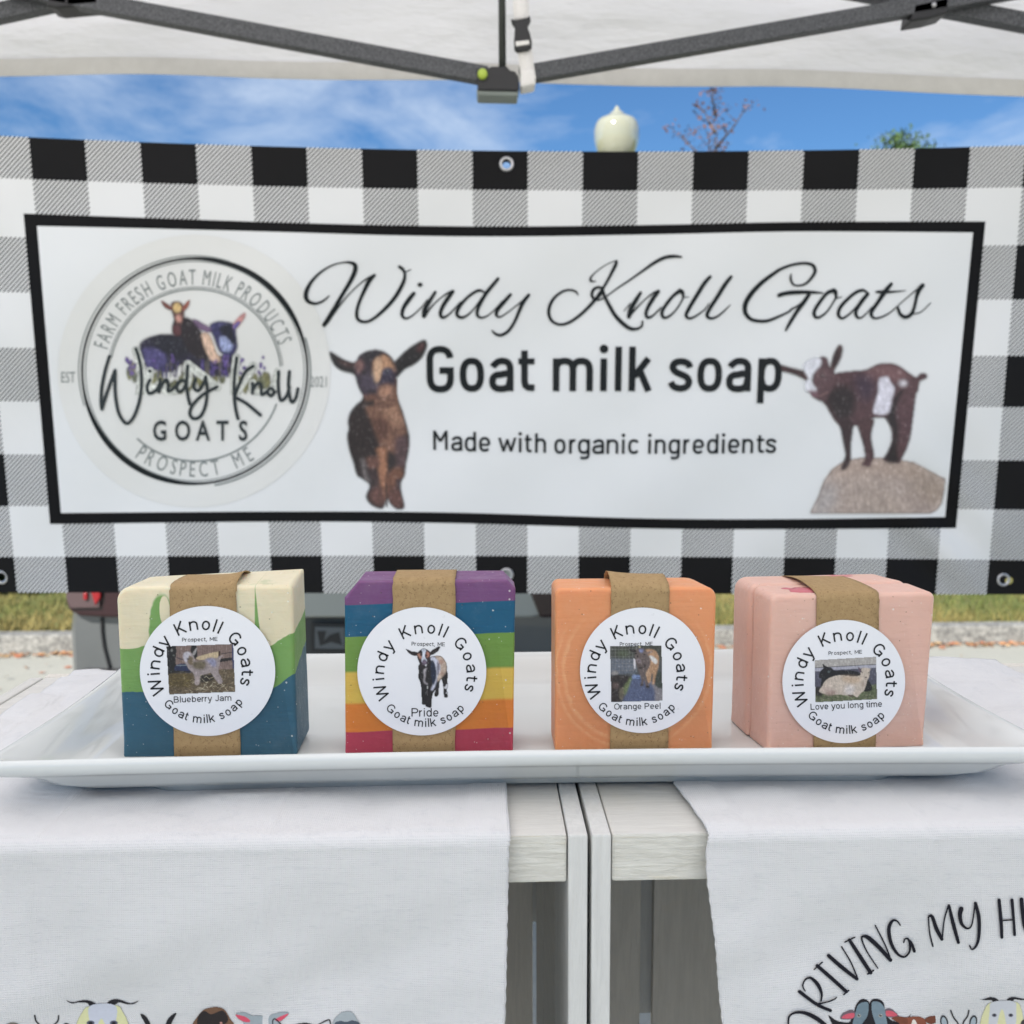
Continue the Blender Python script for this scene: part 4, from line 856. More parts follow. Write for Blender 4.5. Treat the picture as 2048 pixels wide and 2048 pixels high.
# brown goat standing on a rock
p = Paint(90, 90, 1850, 1890, 8.5, 1540, 670, 5.222)
p.poly([(420,1860),(500,1700),(560,1530),(650,1400),(760,1330),(900,1290),(1100,1280),(1300,1300),(1500,1330),(1650,1410),(1780,1480),(1830,1500),(1815,1640),(1790,1760),(1740,1830),(1680,1860)], (176,160,152), 1.5, sm=False, nz=.16, nc=(9, 7))
p.poly([(650,1400),(900,1300),(1300,1310),(1640,1420),(1500,1500),(1000,1440),(700,1480)], (170,148,134), 14, nz=.12, amt=.7); p.poly([(430,1860),(560,1560),(700,1600),(640,1860)], (170,166,168), 12, amt=.7); p.poly([(1400,1600),(1800,1550),(1760,1780),(1500,1850)], (160,142,130), 14, amt=.7, nz=.2)
for k in range(40): p.ell(rng.uniform(600, 1750), rng.uniform(1480, 1820), rng.uniform(8, 22), rng.uniform(6, 14), (140,122,116), 2, .45)
Bd = (84,58,62)
p.poly([(1190,800),(1300,560),(1420,500),(1540,490),(1520,640),(1500,800),(1480,960),(1460,1080),(1420,1200),(1370,1300),(1350,1345),(1270,1325),(1185,1310),(1230,1220),(1270,1120),(1275,1020),(1240,920),(1200,860)], Bd, 1.5, nz=.25)
p.poly([(1200,830),(1310,620),(1370,560),(1400,560),(1320,760),(1340,1000),(1330,1200),(1340,1330),(1200,1310),(1270,1120),(1275,1000)], (34,24,26), 4, nz=.2)
p.poly([(700,400),(850,380),(1000,365),(1120,310),(1230,295),(1340,320),(1440,390),(1500,430),(1540,440),(1580,400),(1635,410),(1630,450),(1560,490),(1530,600),(1400,560),(1300,640),(1230,840),(1100,860),(1000,900),(940,940),(850,950),(760,960),(690,910),(640,830),(590,740),(550,680),(600,560),(640,450)], Bd, 1.5, nz=.2)
p.poly([(640,560),(800,520),(900,640),(880,800),(800,900),(700,900),(640,800),(570,700)], (42,32,34), 8, nz=.25); p.poly([(880,430),(1060,420),(1100,560),(1020,700),(930,620)], (64,48,62), 9); p.poly([(1000,380),(1230,310),(1380,370),(1440,450),(1300,470),(1100,440)], (132,98,100), 10, amt=.8)
p.poly([(1150,450),(1230,440),(1262,500),(1300,560),(1270,680),(1240,810),(1160,830),(1080,810),(1100,700),(1130,600),(1135,500)], (214,212,224), 2.5, nz=.05); p.ell(1390, 505, 40, 28, (225,222,230), 3)
p.poly([(730,900),(860,900),(860,1000),(845,1120),(840,1230),(845,1300),(820,1370),(770,1412),(735,1400),(770,1320),(790,1250),(770,1130),(745,1000)], (52,34,36), 1.5, nz=.25); p.poly([(920,900),(1080,880),(1060,1000),(1060,1120),(1085,1250),(1060,1340),(1040,1375),(960,1365),(955,1345),(990,1290),(985,1180),(945,1040)], (74,50,52), 1.5, nz=.25)
p.poly([(100,315),(230,345),(330,370),(390,400),(400,470),(370,470),(320,440),(220,400),(110,370)], (72,46,48), 1.2); p.poly([(150,352),(300,385),(340,420),(230,395)], (32,20,22), 3)
p.poly([(720,105),(750,115),(755,170),(730,260),(680,350),(650,410),(620,380),(640,300),(670,190)], (78,56,56), 1.2); p.poly([(715,140),(735,170),(700,280),(655,360),(665,240)], (40,26,28), 3)
p.poly([(520,240),(590,240),(620,330),(680,420),(650,560),(610,620),(560,690),(470,660),(420,600),(440,480),(460,380)], (92,68,72), 1.8, nz=.2)
p.poly([(360,300),(430,250),(520,240),(530,310),(460,390),(440,440),(440,500),(480,560),(470,600),(420,600),(370,580),(365,500),(400,460),(370,400),(350,350)], (222,223,232), 2, nz=.04); p.ell(440, 625, 55, 46, (128,94,104), 4); p.ell(425, 610, 22, 14, (96, 64, 72), 3); p.ell(550, 420, 34, 34, (120,98,100), 5, .7); p.ell(548, 425, 16, 15, (26,18,20), 1, add=False); p.ell(552, 420, 4, 4, (200,190,190), 0, add=False); p.line([(520,640),(600,600)], 12, (140,110,108), .7)
p.fur(.28); p.build('goat_picture', BS(0.0025), m_pic, banner, 'printed brown and white goat standing on a rock')

# ================================================================== TABLE AND CRATES
YF = .3378; YR = .5705
m_tab = simple('table_plastic', (205, 205, 200), .5)
ztab = ZT-.457
table = thing('folding_table', (.04, .46, 0), 'white folding table standing under the two wooden crates', 'table')
MB().box((.04, .46, ztab-.02), (1.5, .72, .04), bev=.008).build('table_top', m_tab, table)
for x in (-.6, .68):
    for y in (.17, .75): MB().tube([(x, y, 0), (x, y, ztab-.04)], .014, 12).build('leg', m_pole, table, True)
def wood(name, along, tone=(.66, .65, .615)):
    m, b = mat(name, rough=.72); o = coords(); st = [14, 14, 14]; st[along] = 1.2
    g = noise(o, 22, 5, .65, tuple(st), .6); g2 = noise(o, 90, 4, .7, tuple(st)); f = noise(o, 12, 4, .6); t = np.array(tone)
    c = mixcol(g, tuple(t*.74)+(1,), tuple(t*1.1)+(1,)); c = mixcol(smooth(g2, .58, .8)*.5, c, tuple(t*np.array([.72, .68, .6]))+(1,)); c = mixcol(smooth(f, .6, .78)*.4, c, tuple(t*np.array([.98, .9, .74]))+(1,))
    kn = noise(o, 55, 2, .5); c = mixcol(smooth(kn, .80, .84)*.7, c, (.34, .2, .1, 1)); setcol(b, c); bump(b, g*.7+g2*.5, .55, .0012); return m
W_x, W_z, W_y = wood('painted_wood_across', 0), wood('painted_wood_upright', 2, (.68, .68, .66)), wood('painted_wood_deep', 1)
# rough sawn front of the end boards: slanting saw marks
m_saw, b = mat('sawn_end', rough=.8); o = coords(); 
mp_ = m_saw.node_tree.nodes.new('ShaderNodeMapping'); mp_.inputs['Rotation'].default_value = (0, -.5, 0); mp_.inputs['Scale'].default_value = (5, 20, 42); m_saw.node_tree.links.new(o, mp_.inputs[0])
g = noise(mp_.outputs[0], 16, 4, .7, None, .8); g2 = noise(o, 30, 4, .6, (1, 10, 14)); c = mixcol(smooth(g, .3, .75), (.58, .565, .51, 1), (.70, .69, .64, 1)); c = mixcol(smooth(g2, .55, .7)*.5, c, (.62, .56, .43, 1)); setcol(b, c); bump(b, g+g2*.5, .7, .0011)
m_inw = wood('bare_wood', 2, (.74, .70, .63))
def crate(x0, x1, lab, gap_first):
    c = thing('wooden_crate', ((x0+x1)/2, (YF+YR)/2, ztab), lab, 'crate', 'upright wooden crates')
    t = .0073; zc = (ZT+ztab)/2; H = ZT-ztab
    def board(name, cx, cy, cz, dx, dy, dz, m_, bev=.0009, jag=0):
        o = MB().box((cx, cy, cz), (dx, dy, dz), bev=bev).build(name, m_, c)
        return o
    for z in (ZT-.0187/2-.0006, ztab+.0187/2):
        o = board('end_board', (x0+x1)/2, (YF+YR)/2+.0006, z, x1-x0-2*t-.0008, YR-YF-.002, .0187, W_x, .0012)
        o.data.materials.append(m_saw)
        for f in o.data.polygons:
            if f.normal.y < -.9: f.material_index = 1
    ysl = [(YF, .4035), (.4065, .4875), (.4915, YR-.0085)]
    for xs_ in (x0+t/2, x1-t/2):
        for i, (a, b_) in enumerate(ysl): board('side_slat', xs_, (a+b_)/2, zc, t, b_-a, H, W_z if i == 0 else W_y)
    n = 4; g_ = .008; ins = x0+t, x1-t; xx = ins[0]+(.002 if gap_first else 0); wd = [.048, .0775, .0775, .0665] if gap_first else [.062, .0775, .0775, .053]
    for w_ in wd:
        board('back_slat', xx+w_/2, YR-.004, zc, w_, .0068, H, m_inw); xx += w_+g_
    gxp, gyp = (1284, 2022) if gap_first else (1058, 1840); P_ = on_y(gxp, gyp, YR+.004); board('back_batten', P_[0], YR+.0045, (ZT-.002+P_[2])/2, .03, .0065, ZT-.002-P_[2], W_z)
    return c
crate(.0376-.3107, .0376, 'left white painted wooden crate standing on end under the plate', False)
crate(.0391, .0391+.3105, 'right white painted wooden crate standing on end beside a narrow dark gap', True)

# ================================================================== TOWELS
def wr(x, z, s=0):
    return 2.3*(np.sin(x*31+s)*np.sin(z*17+s*2)*.0012+np.sin(x*57+z*38+s)*.0007+np.sin(z*71-x*23+s*3)*.0006+np.sin(x*140+z*60)*.00022+np.sin(z*190-x*90+s)*.0002)
def fold_front(s, lift=0.0):
    def f(x, z):
        d = np.clip(ZT-.004-z, 0, 1); return YF-.0026-.0025*np.clip(d*8, 0, 1)-np.clip(d*20, 0, 1)*(.0022+wr(x, z, s)*1.4+.0022*np.sin(x*14+s+z*6)*np.clip(d*6, 0, 1))
    return f
def towelmat(name, s):
    m, b = mat(name, rough=.95, spec=.15); nt_ = m.node_tree; o = coords()
    n1 = noise(o, 7, 5, .6); n2 = noise(o, 330, 3, .75, (.35, .35, 2.2)); n3 = noise(o, 330, 3, .75, (2.2, .6, .3)); n4 = noise(o, 45, 4, .65, (.6, 1, 1.6))
    c = mixcol(n1, (.575, .575, .585, 1), (.69, .69, .695, 1)); c = mixcol(smooth(n2, .52, .74)*.45, c, (.52, .53, .55, 1)); c = mixcol(smooth(n3, .58, .8)*.22, c, (.54, .55, .57, 1)); setcol(b, c)
    uvx, uvy, _ = sep(coords('Object')); 
    wx = ((uvx*7800).f('SINE')); wz = ((sep(coords('Object'))[2]*7800).f('SINE'))
    bump(b, n2*.9+n3*.6+n4*1.6+(wx+wz)*.12, .55, .0007); b.inputs['Sheen Weight'].default_value = .15
    return m
def towel(xl, xr, s, lab, material, f):
    """xl, xr: list of (path, x); path 0 = back edge of the crate top, 1 = front fold, 2 = lower hem"""
    ts = np.concatenate([np.linspace(0, .96, 90), np.linspace(.965, 1.035, 22), np.linspace(1.04, 2, 150)]); ss = np.linspace(0, 1, 190); V = []
    rr = .0045; zt_ = ZT+.0012; Lh = .30
    L_ = np.interp(ts, *zip(*xl)); R_ = np.interp(ts, *zip(*xr)); rows = []
    for k, t in enumerate(ts):
        x = L_[k]+(R_[k]-L_[k])*ss + np.where(ss > .5, 1, -1)*np.where(np.minimum(ss, 1-ss) < .004, 1, 0)*.0002*math.sin(t*2300)
        yf = f(x, np.full_like(x, ZT-.0045))
        if t <= .96:
            y = .566+(YF+rr-.003-.566)*(t/.96)*np.ones_like(x)
            y = .566*(1-t/.96)+(yf+rr)*(t/.96); edge = np.clip((.385-y)/.03, 0, 1); under = np.clip((y-.37)/.01, 0, 1)*np.clip((.52-y)/.01, 0, 1)*np.clip((x+.17)/.01, 0, 1)*np.clip((.2-x)/.01, 0, 1)
            z = zt_+np.abs(wr(x, y*1.3, s))*.8*(1-under)*(.3+.7*(1-edge))
        elif t < 1.04:
            a = (t-.96)/.08*math.pi/2; y = (yf+rr)-rr*math.sin(a); z = zt_-rr*(1-math.cos(a))+0*x
        else:
            z = zt_-rr-(t-1.04)/.96*Lh+0*x; y = f(x, z)*1.0
            y = y+0
        rows.append(np.stack([x, y, z], 1))
    for k, row in enumerate(rows):       # turned hem along both long edges, ironed creases
        e = np.minimum(row[:, 0]-row[0, 0], row[-1, 0]-row[:, 0]); hem = 1/(1+np.exp((e-.0155)/.0005)); cr_ = sum(np.exp(-((row[:, 0]-row[0, 0]-c_)/.0011)**2) for c_ in (.085, .17))
        q_ = (hem*.0006+cr_*.0005)*(1+.3*np.sin(ts[k]*90+row[:, 0]*50)); lo = min(max((ts[k]-.96)/.08, 0), 1); row[:, 1] -= q_*lo; row[:, 2] += q_*(1-lo)
    V = np.vstack(rows); lc = on_z(700, 1640, ZT) if s == 1 else on_z(1700, 1640, ZT)
    tw = thing('tea_towel', tuple(lc), lab, 'towel'); o = mesh('cloth', V, grid_faces(len(ss), len(ts)), material, tw, True); solid(o, .0009, 0.0); return tw
def xz(pts, f):   # photograph points along a hanging edge -> (path, x)
    q = []
    for a, b_ in pts:
        P = on_surf(np.array([float(a)]), np.array([float(b_)]), f, 0, YF)[0]; q.append((1.04+(ZT+.0012-.0045-P[2])/.30*.96, P[0]))
    return q
f1, f2 = fold_front(1), fold_front(2.3)
m_t1, m_t2 = towelmat('cotton', 1), towelmat('cotton_second', 2)
q = xz([(1018, 1700), (1014, 1900), (1010, 2048)], f1)
tw1 = towel([(0, -.2485), (1, -.252), (2, -.255)], [(0, .006), (.8, .008), (1, .0086)]+q+[(2, q[-1][1]-.002)], 1, 'white cotton tea towel draped over the left crate with animal heads at its hem', m_t1, f1)
q = xz([(1411, 1710), (1413, 1760), (1425, 1850), (1444, 2048)], f2)
tw2 = towel([(0, .078), (.8, .079), (.97, .0822), (1, .0826)]+q+[(2, q[-1][1]+.006)], [(0, .3165), (1, .3185), (2, .325)], 2.3, 'white cotton tea towel draped over the right crate with black hand lettering', m_t2, f2)
m_tink, b = mat('towel_ink', (.016, .016, .022, 1), .9, .1)
def TS(f, off): return lambda x, y: on_surf(x, y, f, off, YF)
tp_ = Print(1560, 1780, 3.959)
for pts in ([(66,1100,14),(70,1010,16),(110,975,18),(180,970,26),(260,1000,34),(340,1055,34),(420,1140,30)],
            [(155,805,28),(290,905,26),(400,955,24)], [(200,800,10),(180,760,12),(200,710,14),(245,697,22),(300,750,30),(330,820,20),(325,880,12)], [(290,905,16),(380,885,12),(430,865,12),(448,850,10)],
            [(295,600,28),(410,700,30),(525,805,28)], [(270,630,10),(335,572,12)], [(505,828,12),(545,795,12)],
            [(385,520,30),(500,620,32),(610,705,26)], [(615,700,12),(560,570,12),(488,450,12)],
            [(550,395,26),(630,520,32),(718,655,30)], [(515,412,12),(592,374,12)], [(695,665,14),(740,637,14)],
            [(775,620,10),(690,490,12),(650,400,14),(650,368,16)], [(655,365,16),(700,378,34),(790,460,34),(875,555,30)], [(878,550,12),(830,430,12),(755,282,12)],
            [(952,278,12),(925,245,14),(890,245,22),(862,310,30),(880,420,28),(930,505,22),(985,530,16),(1025,490,16),(1028,430,18),(1015,388,16),(990,388,12),(980,415,12)], [(1008,385,12),(1040,420,22),(1064,485,24)],
            [(1210,445,14),(1185,340,12),(1175,215,12)], [(1180,208,18),(1205,212,26),(1240,310,32),(1282,390,26)], [(1285,385,12),(1300,240,12),(1332,128,14)], [(1338,122,20),(1370,260,30),(1412,415,26)],
            [(1435,150,38),(1425,200,34),(1440,270,26),(1485,305,16),(1520,270,12),(1545,110,14)], [(1548,105,26),(1575,220,30),(1575,360,26),(1555,440,20),(1520,470,14),(1502,440,12)],
            [(1735,80,26),(1750,240,28),(1757,375,24)], [(1837,80,26),(1850,230,22),(1858,355,22)], [(1750,242,12),(1845,236,12)], [(1912,75,32),(1925,200,32),(1940,300,28),(1970,350,22)]): tp_.stroke(pts)
tp_.build('lettering', TS(f2, .0011), m_tink, tw2, 'black hand drawn arching letters')
m_tpic = picmat('towel_print', .9)
p = Paint(370, 840, 1990, 1140, 3.4, 1560, 1780, 3.959); BK = (24, 22, 28)
p.poly([(385,995),(450,1035),(540,1050),(580,1020),(600,1061),(600,1140),(470,1140)], BK, 0, nz=0); p.poly([(1045,962),(1030,990),(980,1030),(900,1040),(840,1010),(840,1140),(960,1140)], BK, 0, nz=0)
p.poly([(590,950),(620,885),(660,862),(700,880),(705,900),(730,868),(770,862),(815,885),(832,945),(870,1140),(560,1140)], BK, 0, nz=.05)
p.poly([(600,960),(630,900),(690,888),(702,930),(690,1000),(650,1060),(600,1140),(560,1140)], (104,122,132), 0, nz=.1); p.poly([(730,888),(790,890),(830,940),(840,1010),(860,1140),(790,1140),(750,1040),(728,960)], (112,130,140), 0, nz=.1)
p.poly([(478,1018),(500,975),(560,950),(592,965),(590,1010),(540,1025)], (104,88,96), 0); p.poly([(490,1015),(520,985),(585,975),(575,1015)], (196,84,100), 0); p.poly([(835,945),(880,940),(942,995),(930,1005),(850,1005),(838,985)], (104,88,96), 0); p.poly([(840,960),(890,960),(930,995),(850,1000)], (196,84,100), 0)
for x_ in (625, 797): p.ell(x_, 995, 17, 14, (150,150,144), 0); p.ell(x_, 992, 10, 9, (38,36,40), 0); p.ell(x_+3, 988, 3, 3, (230,230,230), 0)
p.poly([(885,1020),(920,1002),(980,1010),(1060,1002),(1110,1005),(1150,1035),(1160,1140),(960,1140),(950,1060)], (132,74,54), 0, nz=.1); p.poly([(888,1018),(930,1000),(1000,1015),(1010,1055),(950,1055)], (112,62,44), 0); p.poly([(1145,1030),(1190,1000),(1262,1000),(1240,1045),(1190,1062)], (112,62,44), 0); p.poly([(1040,1061),(1060,1025),(1085,1061),(1085,1140),(1040,1140)], (222,214,206), 0)
p.line([(1352,955),(1375,1010),(1410,1060),(1420,1140)], 11, BK); p.line([(1496,955),(1485,1000),(1450,1055),(1440,1140)], 11, BK)
for x_, s_ in ((1300, -1), (1530, 1)): p.ell(x_, 1045, 30, 52, BK, 0, nz=0, rot=s_*12); p.ell(x_, 1048, 20, 42, (160,172,180), 0, rot=s_*12)
p.ell(1415, 1130, 80, 60, (96,84,74), 0)
p.poly([(1550,855),(1600,868),(1660,850),(1710,858),(1730,880),(1690,886),(1670,872),(1610,873)], BK, 0, nz=0); p.poly([(1795,878),(1820,852),(1870,850),(1930,862),(1985,850),(1930,872),(1860,866),(1845,878)], BK, 0, nz=0)
p.poly([(1670,890),(1860,885),(1910,940),(1930,1061),(1920,1140),(1590,1140),(1585,1060),(1610,970)], (212,210,166), 0, nz=.04); p.poly([(1680,888),(1850,882),(1870,960),(1860,1140),(1810,1140),(1770,960),(1740,975),(1700,1140),(1650,1140),(1660,960)], (196,198,204), 0, nz=.04)
for x_ in (1697, 1827): p.ell(x_, 992, 19, 14, (96,96,110), 0); p.ell(x_, 990, 9, 9, (38,36,40), 0)
p.ell(1935, 1060, 30, 34, (60,58,60), 0)
p.build('animal_heads', TS(f2, .0007), m_tpic, tw2, 'cartoon goat, calf and cattle heads printed along the hem')
p = Paint(40, 160, 1940, 560, 4.6, 0, 1960, 4.83)
p.ell(120, 500, 95, 90, (120,112,104), 0); p.line([(335,345),(350,400),(400,450)], 14, BK); p.line([(566,345),(556,400),(500,450)], 14, BK); p.ell(450, 500, 60, 70, (150,140,128), 0); p.ell(640, 450, 36, 34, BK, 0)
p.poly([(640,195),(700,215),(780,198),(860,198),(920,225),(930,240),(870,252),(840,222),(760,218),(690,226)], BK, 0, nz=.1); p.poly([(1035,235),(1060,200),(1120,185),(1180,198),(1260,225),(1340,200),(1290,232),(1220,234),(1150,215),(1110,238)], BK, 0, nz=.1)
p.poly([(860,255),(1120,245),(1180,300),(1240,425),(1240,560),(730,560),(740,425),(790,320)], (206,206,160), 0, nz=.05); p.poly([(870,250),(1110,245),(1115,420),(1060,560),(1010,420),(980,375),(950,420),(900,560),(870,425)], (190,194,206), 0, nz=.05)
for x_ in (875, 1100): p.ell(x_, 415, 38, 24, (80,84,100), 0); p.ell(x_, 418, 20, 15, (30,30,36), 0)
p.poly([(1355,330),(1400,345),(1440,400),(1470,480),(1430,480),(1395,410)], BK, 0, nz=0); p.poly([(1703,322),(1650,345),(1610,400),(1590,480),(1630,480),(1660,410)], BK, 0, nz=0); p.ell(1530, 520, 90, 80, (120,96,80), 0)
p.build('animal_heads', TS(f1, .0007), m_tpic, tw1, 'cartoon horned animal heads printed along the hem')
p = Paint(10, 240, 1720, 560, 4.6, 380, 1960, 4.83)
p.poly([(20,440),(60,370),(130,290),(240,262),(330,285),(390,380),(430,440),(420,560),(20,560)], (112,82,62), 0, nz=.1); p.poly([(70,380),(130,300),(200,330),(240,320),(320,295),(370,380),(330,430),(300,425),(270,560),(100,560)], (38,32,32), 0, nz=.1); p.ell(300, 415, 12, 10, (190,140,130), 0)
p.poly([(440,330),(520,312),(600,345),(640,345),(760,345),(800,330),(880,312),(955,318),(900,380),(860,430),(840,560),(540,560),(520,420),(470,380)], (150,160,166), 0, nz=.06); p.poly([(440,335),(520,350),(578,385),(570,408),(510,400),(460,365)], (206,78,100), 0, nz=.05); p.poly([(950,325),(880,350),(825,380),(840,400),(880,392),(935,350)], (206,78,100), 0, nz=.05)
p.line([(800,440),(800,390),(825,378),(880,430)], 12, BK); p.line([(1245,428),(1335,385),(1352,400),(1360,440)], 12, BK); p.poly([(1030,425),(1080,415),(1160,420),(1240,470),(1200,560),(900,560),(900,470)], BK, 0, nz=0)
p.poly([(1380,410),(1440,330),(1500,305),(1570,315),(1620,390),(1650,440),(1640,560),(1400,560)], (158,166,170), 0, nz=.08); p.poly([(1395,425),(1450,395),(1510,405),(1570,390),(1640,425),(1620,560),(1410,560)], (70,80,92), 0, nz=.08)
p.build('animal_heads', TS(f1, .0007), m_tpic, tw1, 'cartoon sheep, cat and brown dog heads printed along the hem')

# ================================================================== THE PLATE
m_por, b = mat('porcelain', (.76, .77, .765, 1), .09, .5, coat=.35); o = coords(); setcol(b, mixcol(noise(o, 3, 3), (.60, .625, .62, 1), (.65, .67, .665, 1)))
rgh = noise(o, 60, 5, .7); cc_ = rgh*.07+.025; m_por.node_tree.links.new(cc_.o, b.inputs['Roughness'])
PX, PY = .0165, .4425; plate = thing('serving_plate', (PX, PY, ZT+.0018), 'long white rectangular porcelain plate carrying the four soaps', 'plate')
def rrect(hx, hy, r, n=16):
    P = []
    for cx_, cy_, a0 in ((hx-r, hy-r, 0), (-hx+r, hy-r, 90), (-hx+r, -hy+r, 180), (hx-r, -hy+r, 270)):
        for k in range(n): a = math.radians(a0+90*k/(n-1)); P.append((cx_+r*math.cos(a), cy_+r*math.sin(a)))
    Q = []
    for i in range(len(P)):        # extra points along the straight sides
        a, b_ = np.array(P[i]), np.array(P[(i+1) % len(P)])
        Q.append(a)
        if np.linalg.norm(b_-a) > .03:
            for k in range(1, 24): Q.append(a+(b_-a)*k/24)
    return np.array(Q)
loops = [(.140, .046, .02, .0045), (.158, .0575, .02, .0045), (.160, .059, .02, .0020), (.1635, .0622, .02, .0018), (.1645, .0632, .02, .0045), (.170, .0640, .02, .0047), (.181, .0652, .02, .0048), (.192, .0682, .018, .0060), (.199, .0722, .015, .0088), (.2038, .0768, .013, .0136), (.2085, .0800, .008, .0156),
         (.2125, .0822, .006, .0166), (.2142, .0838, .006, .0184), (.2146, .0842, .006, .0207), (.2138, .0836, .006, .0224), (.2120, .0822, .006, .0231), (.2095, .0804, .007, .0224), (.2055, .0775, .010, .0196), (.2005, .0745, .012, .0150), (.1975, .0718, .012, .0112), (.194, .069, .012, .0088), (.189, .066, .012, .0078), (.14, .045, .02, .0075), (.06, .035, .01, .0075)]
V = []; 
for hx, hy, r, z in loops:
    Q = rrect(hx, hy, r); Q[:, 1] *= 1-.055*(1-(Q[:, 0]/hx)**2); Q[:, 0] *= 1-.02*(1-(Q[:, 1]/hy)**2)
    V.append(np.column_stack([Q[:, 0]+PX, Q[:, 1]+PY, ZT+z+0*Q[:, 0]]))
nq = len(V[0]); V = np.vstack(V); F = [(j*nq+i, j*nq+(i+1) % nq, (j+1)*nq+(i+1) % nq, (j+1)*nq+i) for j in range(len(loops)-1) for i in range(nq)]+[tuple(range(nq))[::-1], tuple((len(loops)-1)*nq+i for i in range(nq))]
mesh('dish', V, F, m_por, plate, True)

# ================================================================== THE SOAPS
ZS = ZT+.0075
def soapmat(name, paint, rough=.40, sss=.55):
    m, b = mat(name, rough=rough, sss=sss); o = coords(); x, y, z = sep(o); c = paint(o, x, y, z)
    d1, d2, d3 = dots(o, 560, .22, .045), dots(o, 1000, .24, .07), dots(o, 800, .18, .07)
    c = mixcol(d1*.55, c, (.78, .78, .74, 1)); c = mixcol(d2*.4, c, (.72, .72, .68, 1)); c = mixcol(d3*.5, c, (.10, .085, .06, 1)); cl = noise(o, 28, 5, .7); c = mixcol(smooth(cl, .5, .8)*.06, c, (.75, .74, .7, 1)); setcol(b, c)
    drag = noise(o, 260, 4, .65, (.12, 1, 1.2)); bump(b, noise(o, 38, 4, .6)*3.0+drag*.9+(1-d3)*.8-d1*.5, .6, .0008); b.inputs['Specular IOR Level'].default_value = .35
    rr_ = noise(o, 80, 4, .6)*.3+.3; m.node_tree.links.new(rr_.o, b.inputs['Roughness'])
    return m
def dots(o, scale, r, prob):
    nt_ = S.nt; v = nt_.nodes.new('ShaderNodeTexVoronoi'); nt_.links.new(o, v.inputs['Vector']); v.inputs['Scale'].default_value = scale
    sc_ = nt_.nodes.new('ShaderNodeSeparateColor'); nt_.links.new(v.outputs['Color'], sc_.inputs[0]); rnd = S(sc_.outputs[0]); siz = S(sc_.outputs[1])
    return (1-smooth(S(v.outputs['Distance'])-siz*r-.03, 0.0, .1))*rnd.lt(prob)
def outline(hw, H, corners, n=7):
    """front outline, base centre at 0; corners = radii (or (cutx, cutz) chamfers) bottom left, bottom right, top right, top left"""
    P = []; C = [(-hw, 0, 180), (hw, 0, 270), (hw, H, 0), (-hw, H, 90)]
    for (x, z, a0), r in zip(C, corners):
        if isinstance(r, tuple):
            cx_, cz_ = r; sx = 1 if x > 0 else -1; q = [(x, z-cz_), (x-sx*cx_, z)]
            if sx < 0: q = q[::-1]
            P += q
        else:
            sx = 1 if x > 0 else -1; sz = 1 if z > 0 else -1; cx_, cz_ = x-sx*r, z-sz*r
            for k in range(n): a = math.radians(a0+90*k/(n-1)); P.append((cx_+r*math.cos(a), cz_+r*math.sin(a)))
    return np.array(P)
def resample(P, n):
    Q = np.vstack([P, P[:1]]); d = np.r_[0, np.cumsum(np.linalg.norm(np.diff(Q, axis=0), axis=1))]; t = np.linspace(0, d[-1], n, endpoint=False)
    return np.stack([np.interp(t, d, Q[:, 0]), np.interp(t, d, Q[:, 1])], 1)
def normals(Q):
    d = np.roll(Q, -1, 0)-np.roll(Q, 1, 0); d /= np.linalg.norm(d, axis=1)[:, None]; return np.stack([-d[:, 1], d[:, 0]], 1)
def slice_mesh(P0, P1, depth, bev, y0=0, n=420, seed=3):
    """P0 front and P1 back outline (x, z), rounded front and back edges"""
    A0, A1 = resample(P0, n), resample(P1, n); r = np.random.RandomState(seed); V = []
    k = np.linspace(0, 1, 6); prof = [(bev*(1-math.cos(t*math.pi/2))if 0 else bev*(1-math.sin(t*math.pi/2)), bev*(1-math.cos(t*math.pi/2))) for t in k]   # (inset, depth)
    stn = [(i, d) for i, d in prof]+[(0, depth*.3), (0, depth*.55), (0, depth*.8)]+[(i, depth-d) for i, d in prof[::-1]]
    tt = np.linspace(0, 2*math.pi, n, endpoint=False); w = sum(np.sin(tt*k_+r.rand()*6.3)*.00013/k_**.6 for k_ in (2, 3, 5, 7, 11, 17))*.6+.00012
    for ins, d in stn:
        Q = A0*(1-d/depth)+A1*(d/depth); N_ = normals(Q); zz_ = np.clip((Q[:, 1:2]-.001)/.006, 0, 1); Q = Q+N_*(ins*(.25+.75*zz_)+w[:, None]*.9*zz_)
        Q[:, 1] = np.maximum(Q[:, 1], 0); V.append(np.column_stack([Q[:, 0], np.full(n, y0+d), Q[:, 1]]))
    m_ = len(stn); V = np.vstack(V); F = [(j*n+i, (j+1)*n+i, (j+1)*n+(i+1) % n, j*n+(i+1) % n) for j in range(m_-1) for i in range(n)]+[tuple(range(n)), tuple((m_-1)*n+i for i in range(n))[::-1]]
    return V, F
def place(V, base, rot):
    c, s_ = math.cos(rot), math.sin(rot); V = np.asarray(V, float); return np.stack([base[0]+V[:, 0]*c-V[:, 1]*s_, base[1]+V[:, 0]*s_+V[:, 1]*c, base[2]+V[:, 2]], 1)
m_kraft, b = mat('kraft_paper', rough=.85, spec=.2); o = coords(); n1 = noise(o, 350, 5, .7, (1, 1, 1)); n2 = noise(o, 800, 2, .7); c = mixcol(n1, (.26, .17, .08, 1), (.44, .31, .16, 1)); c = mixcol(smooth(n2, .54, .74)*.6, c, (.15, .09, .045, 1)); c = mixcol(smooth(noise(o, 90, 3), .62, .8)*.35, c, (.2, .13, .06, 1)); setcol(b, c); bump(b, n1, .35, .0003)
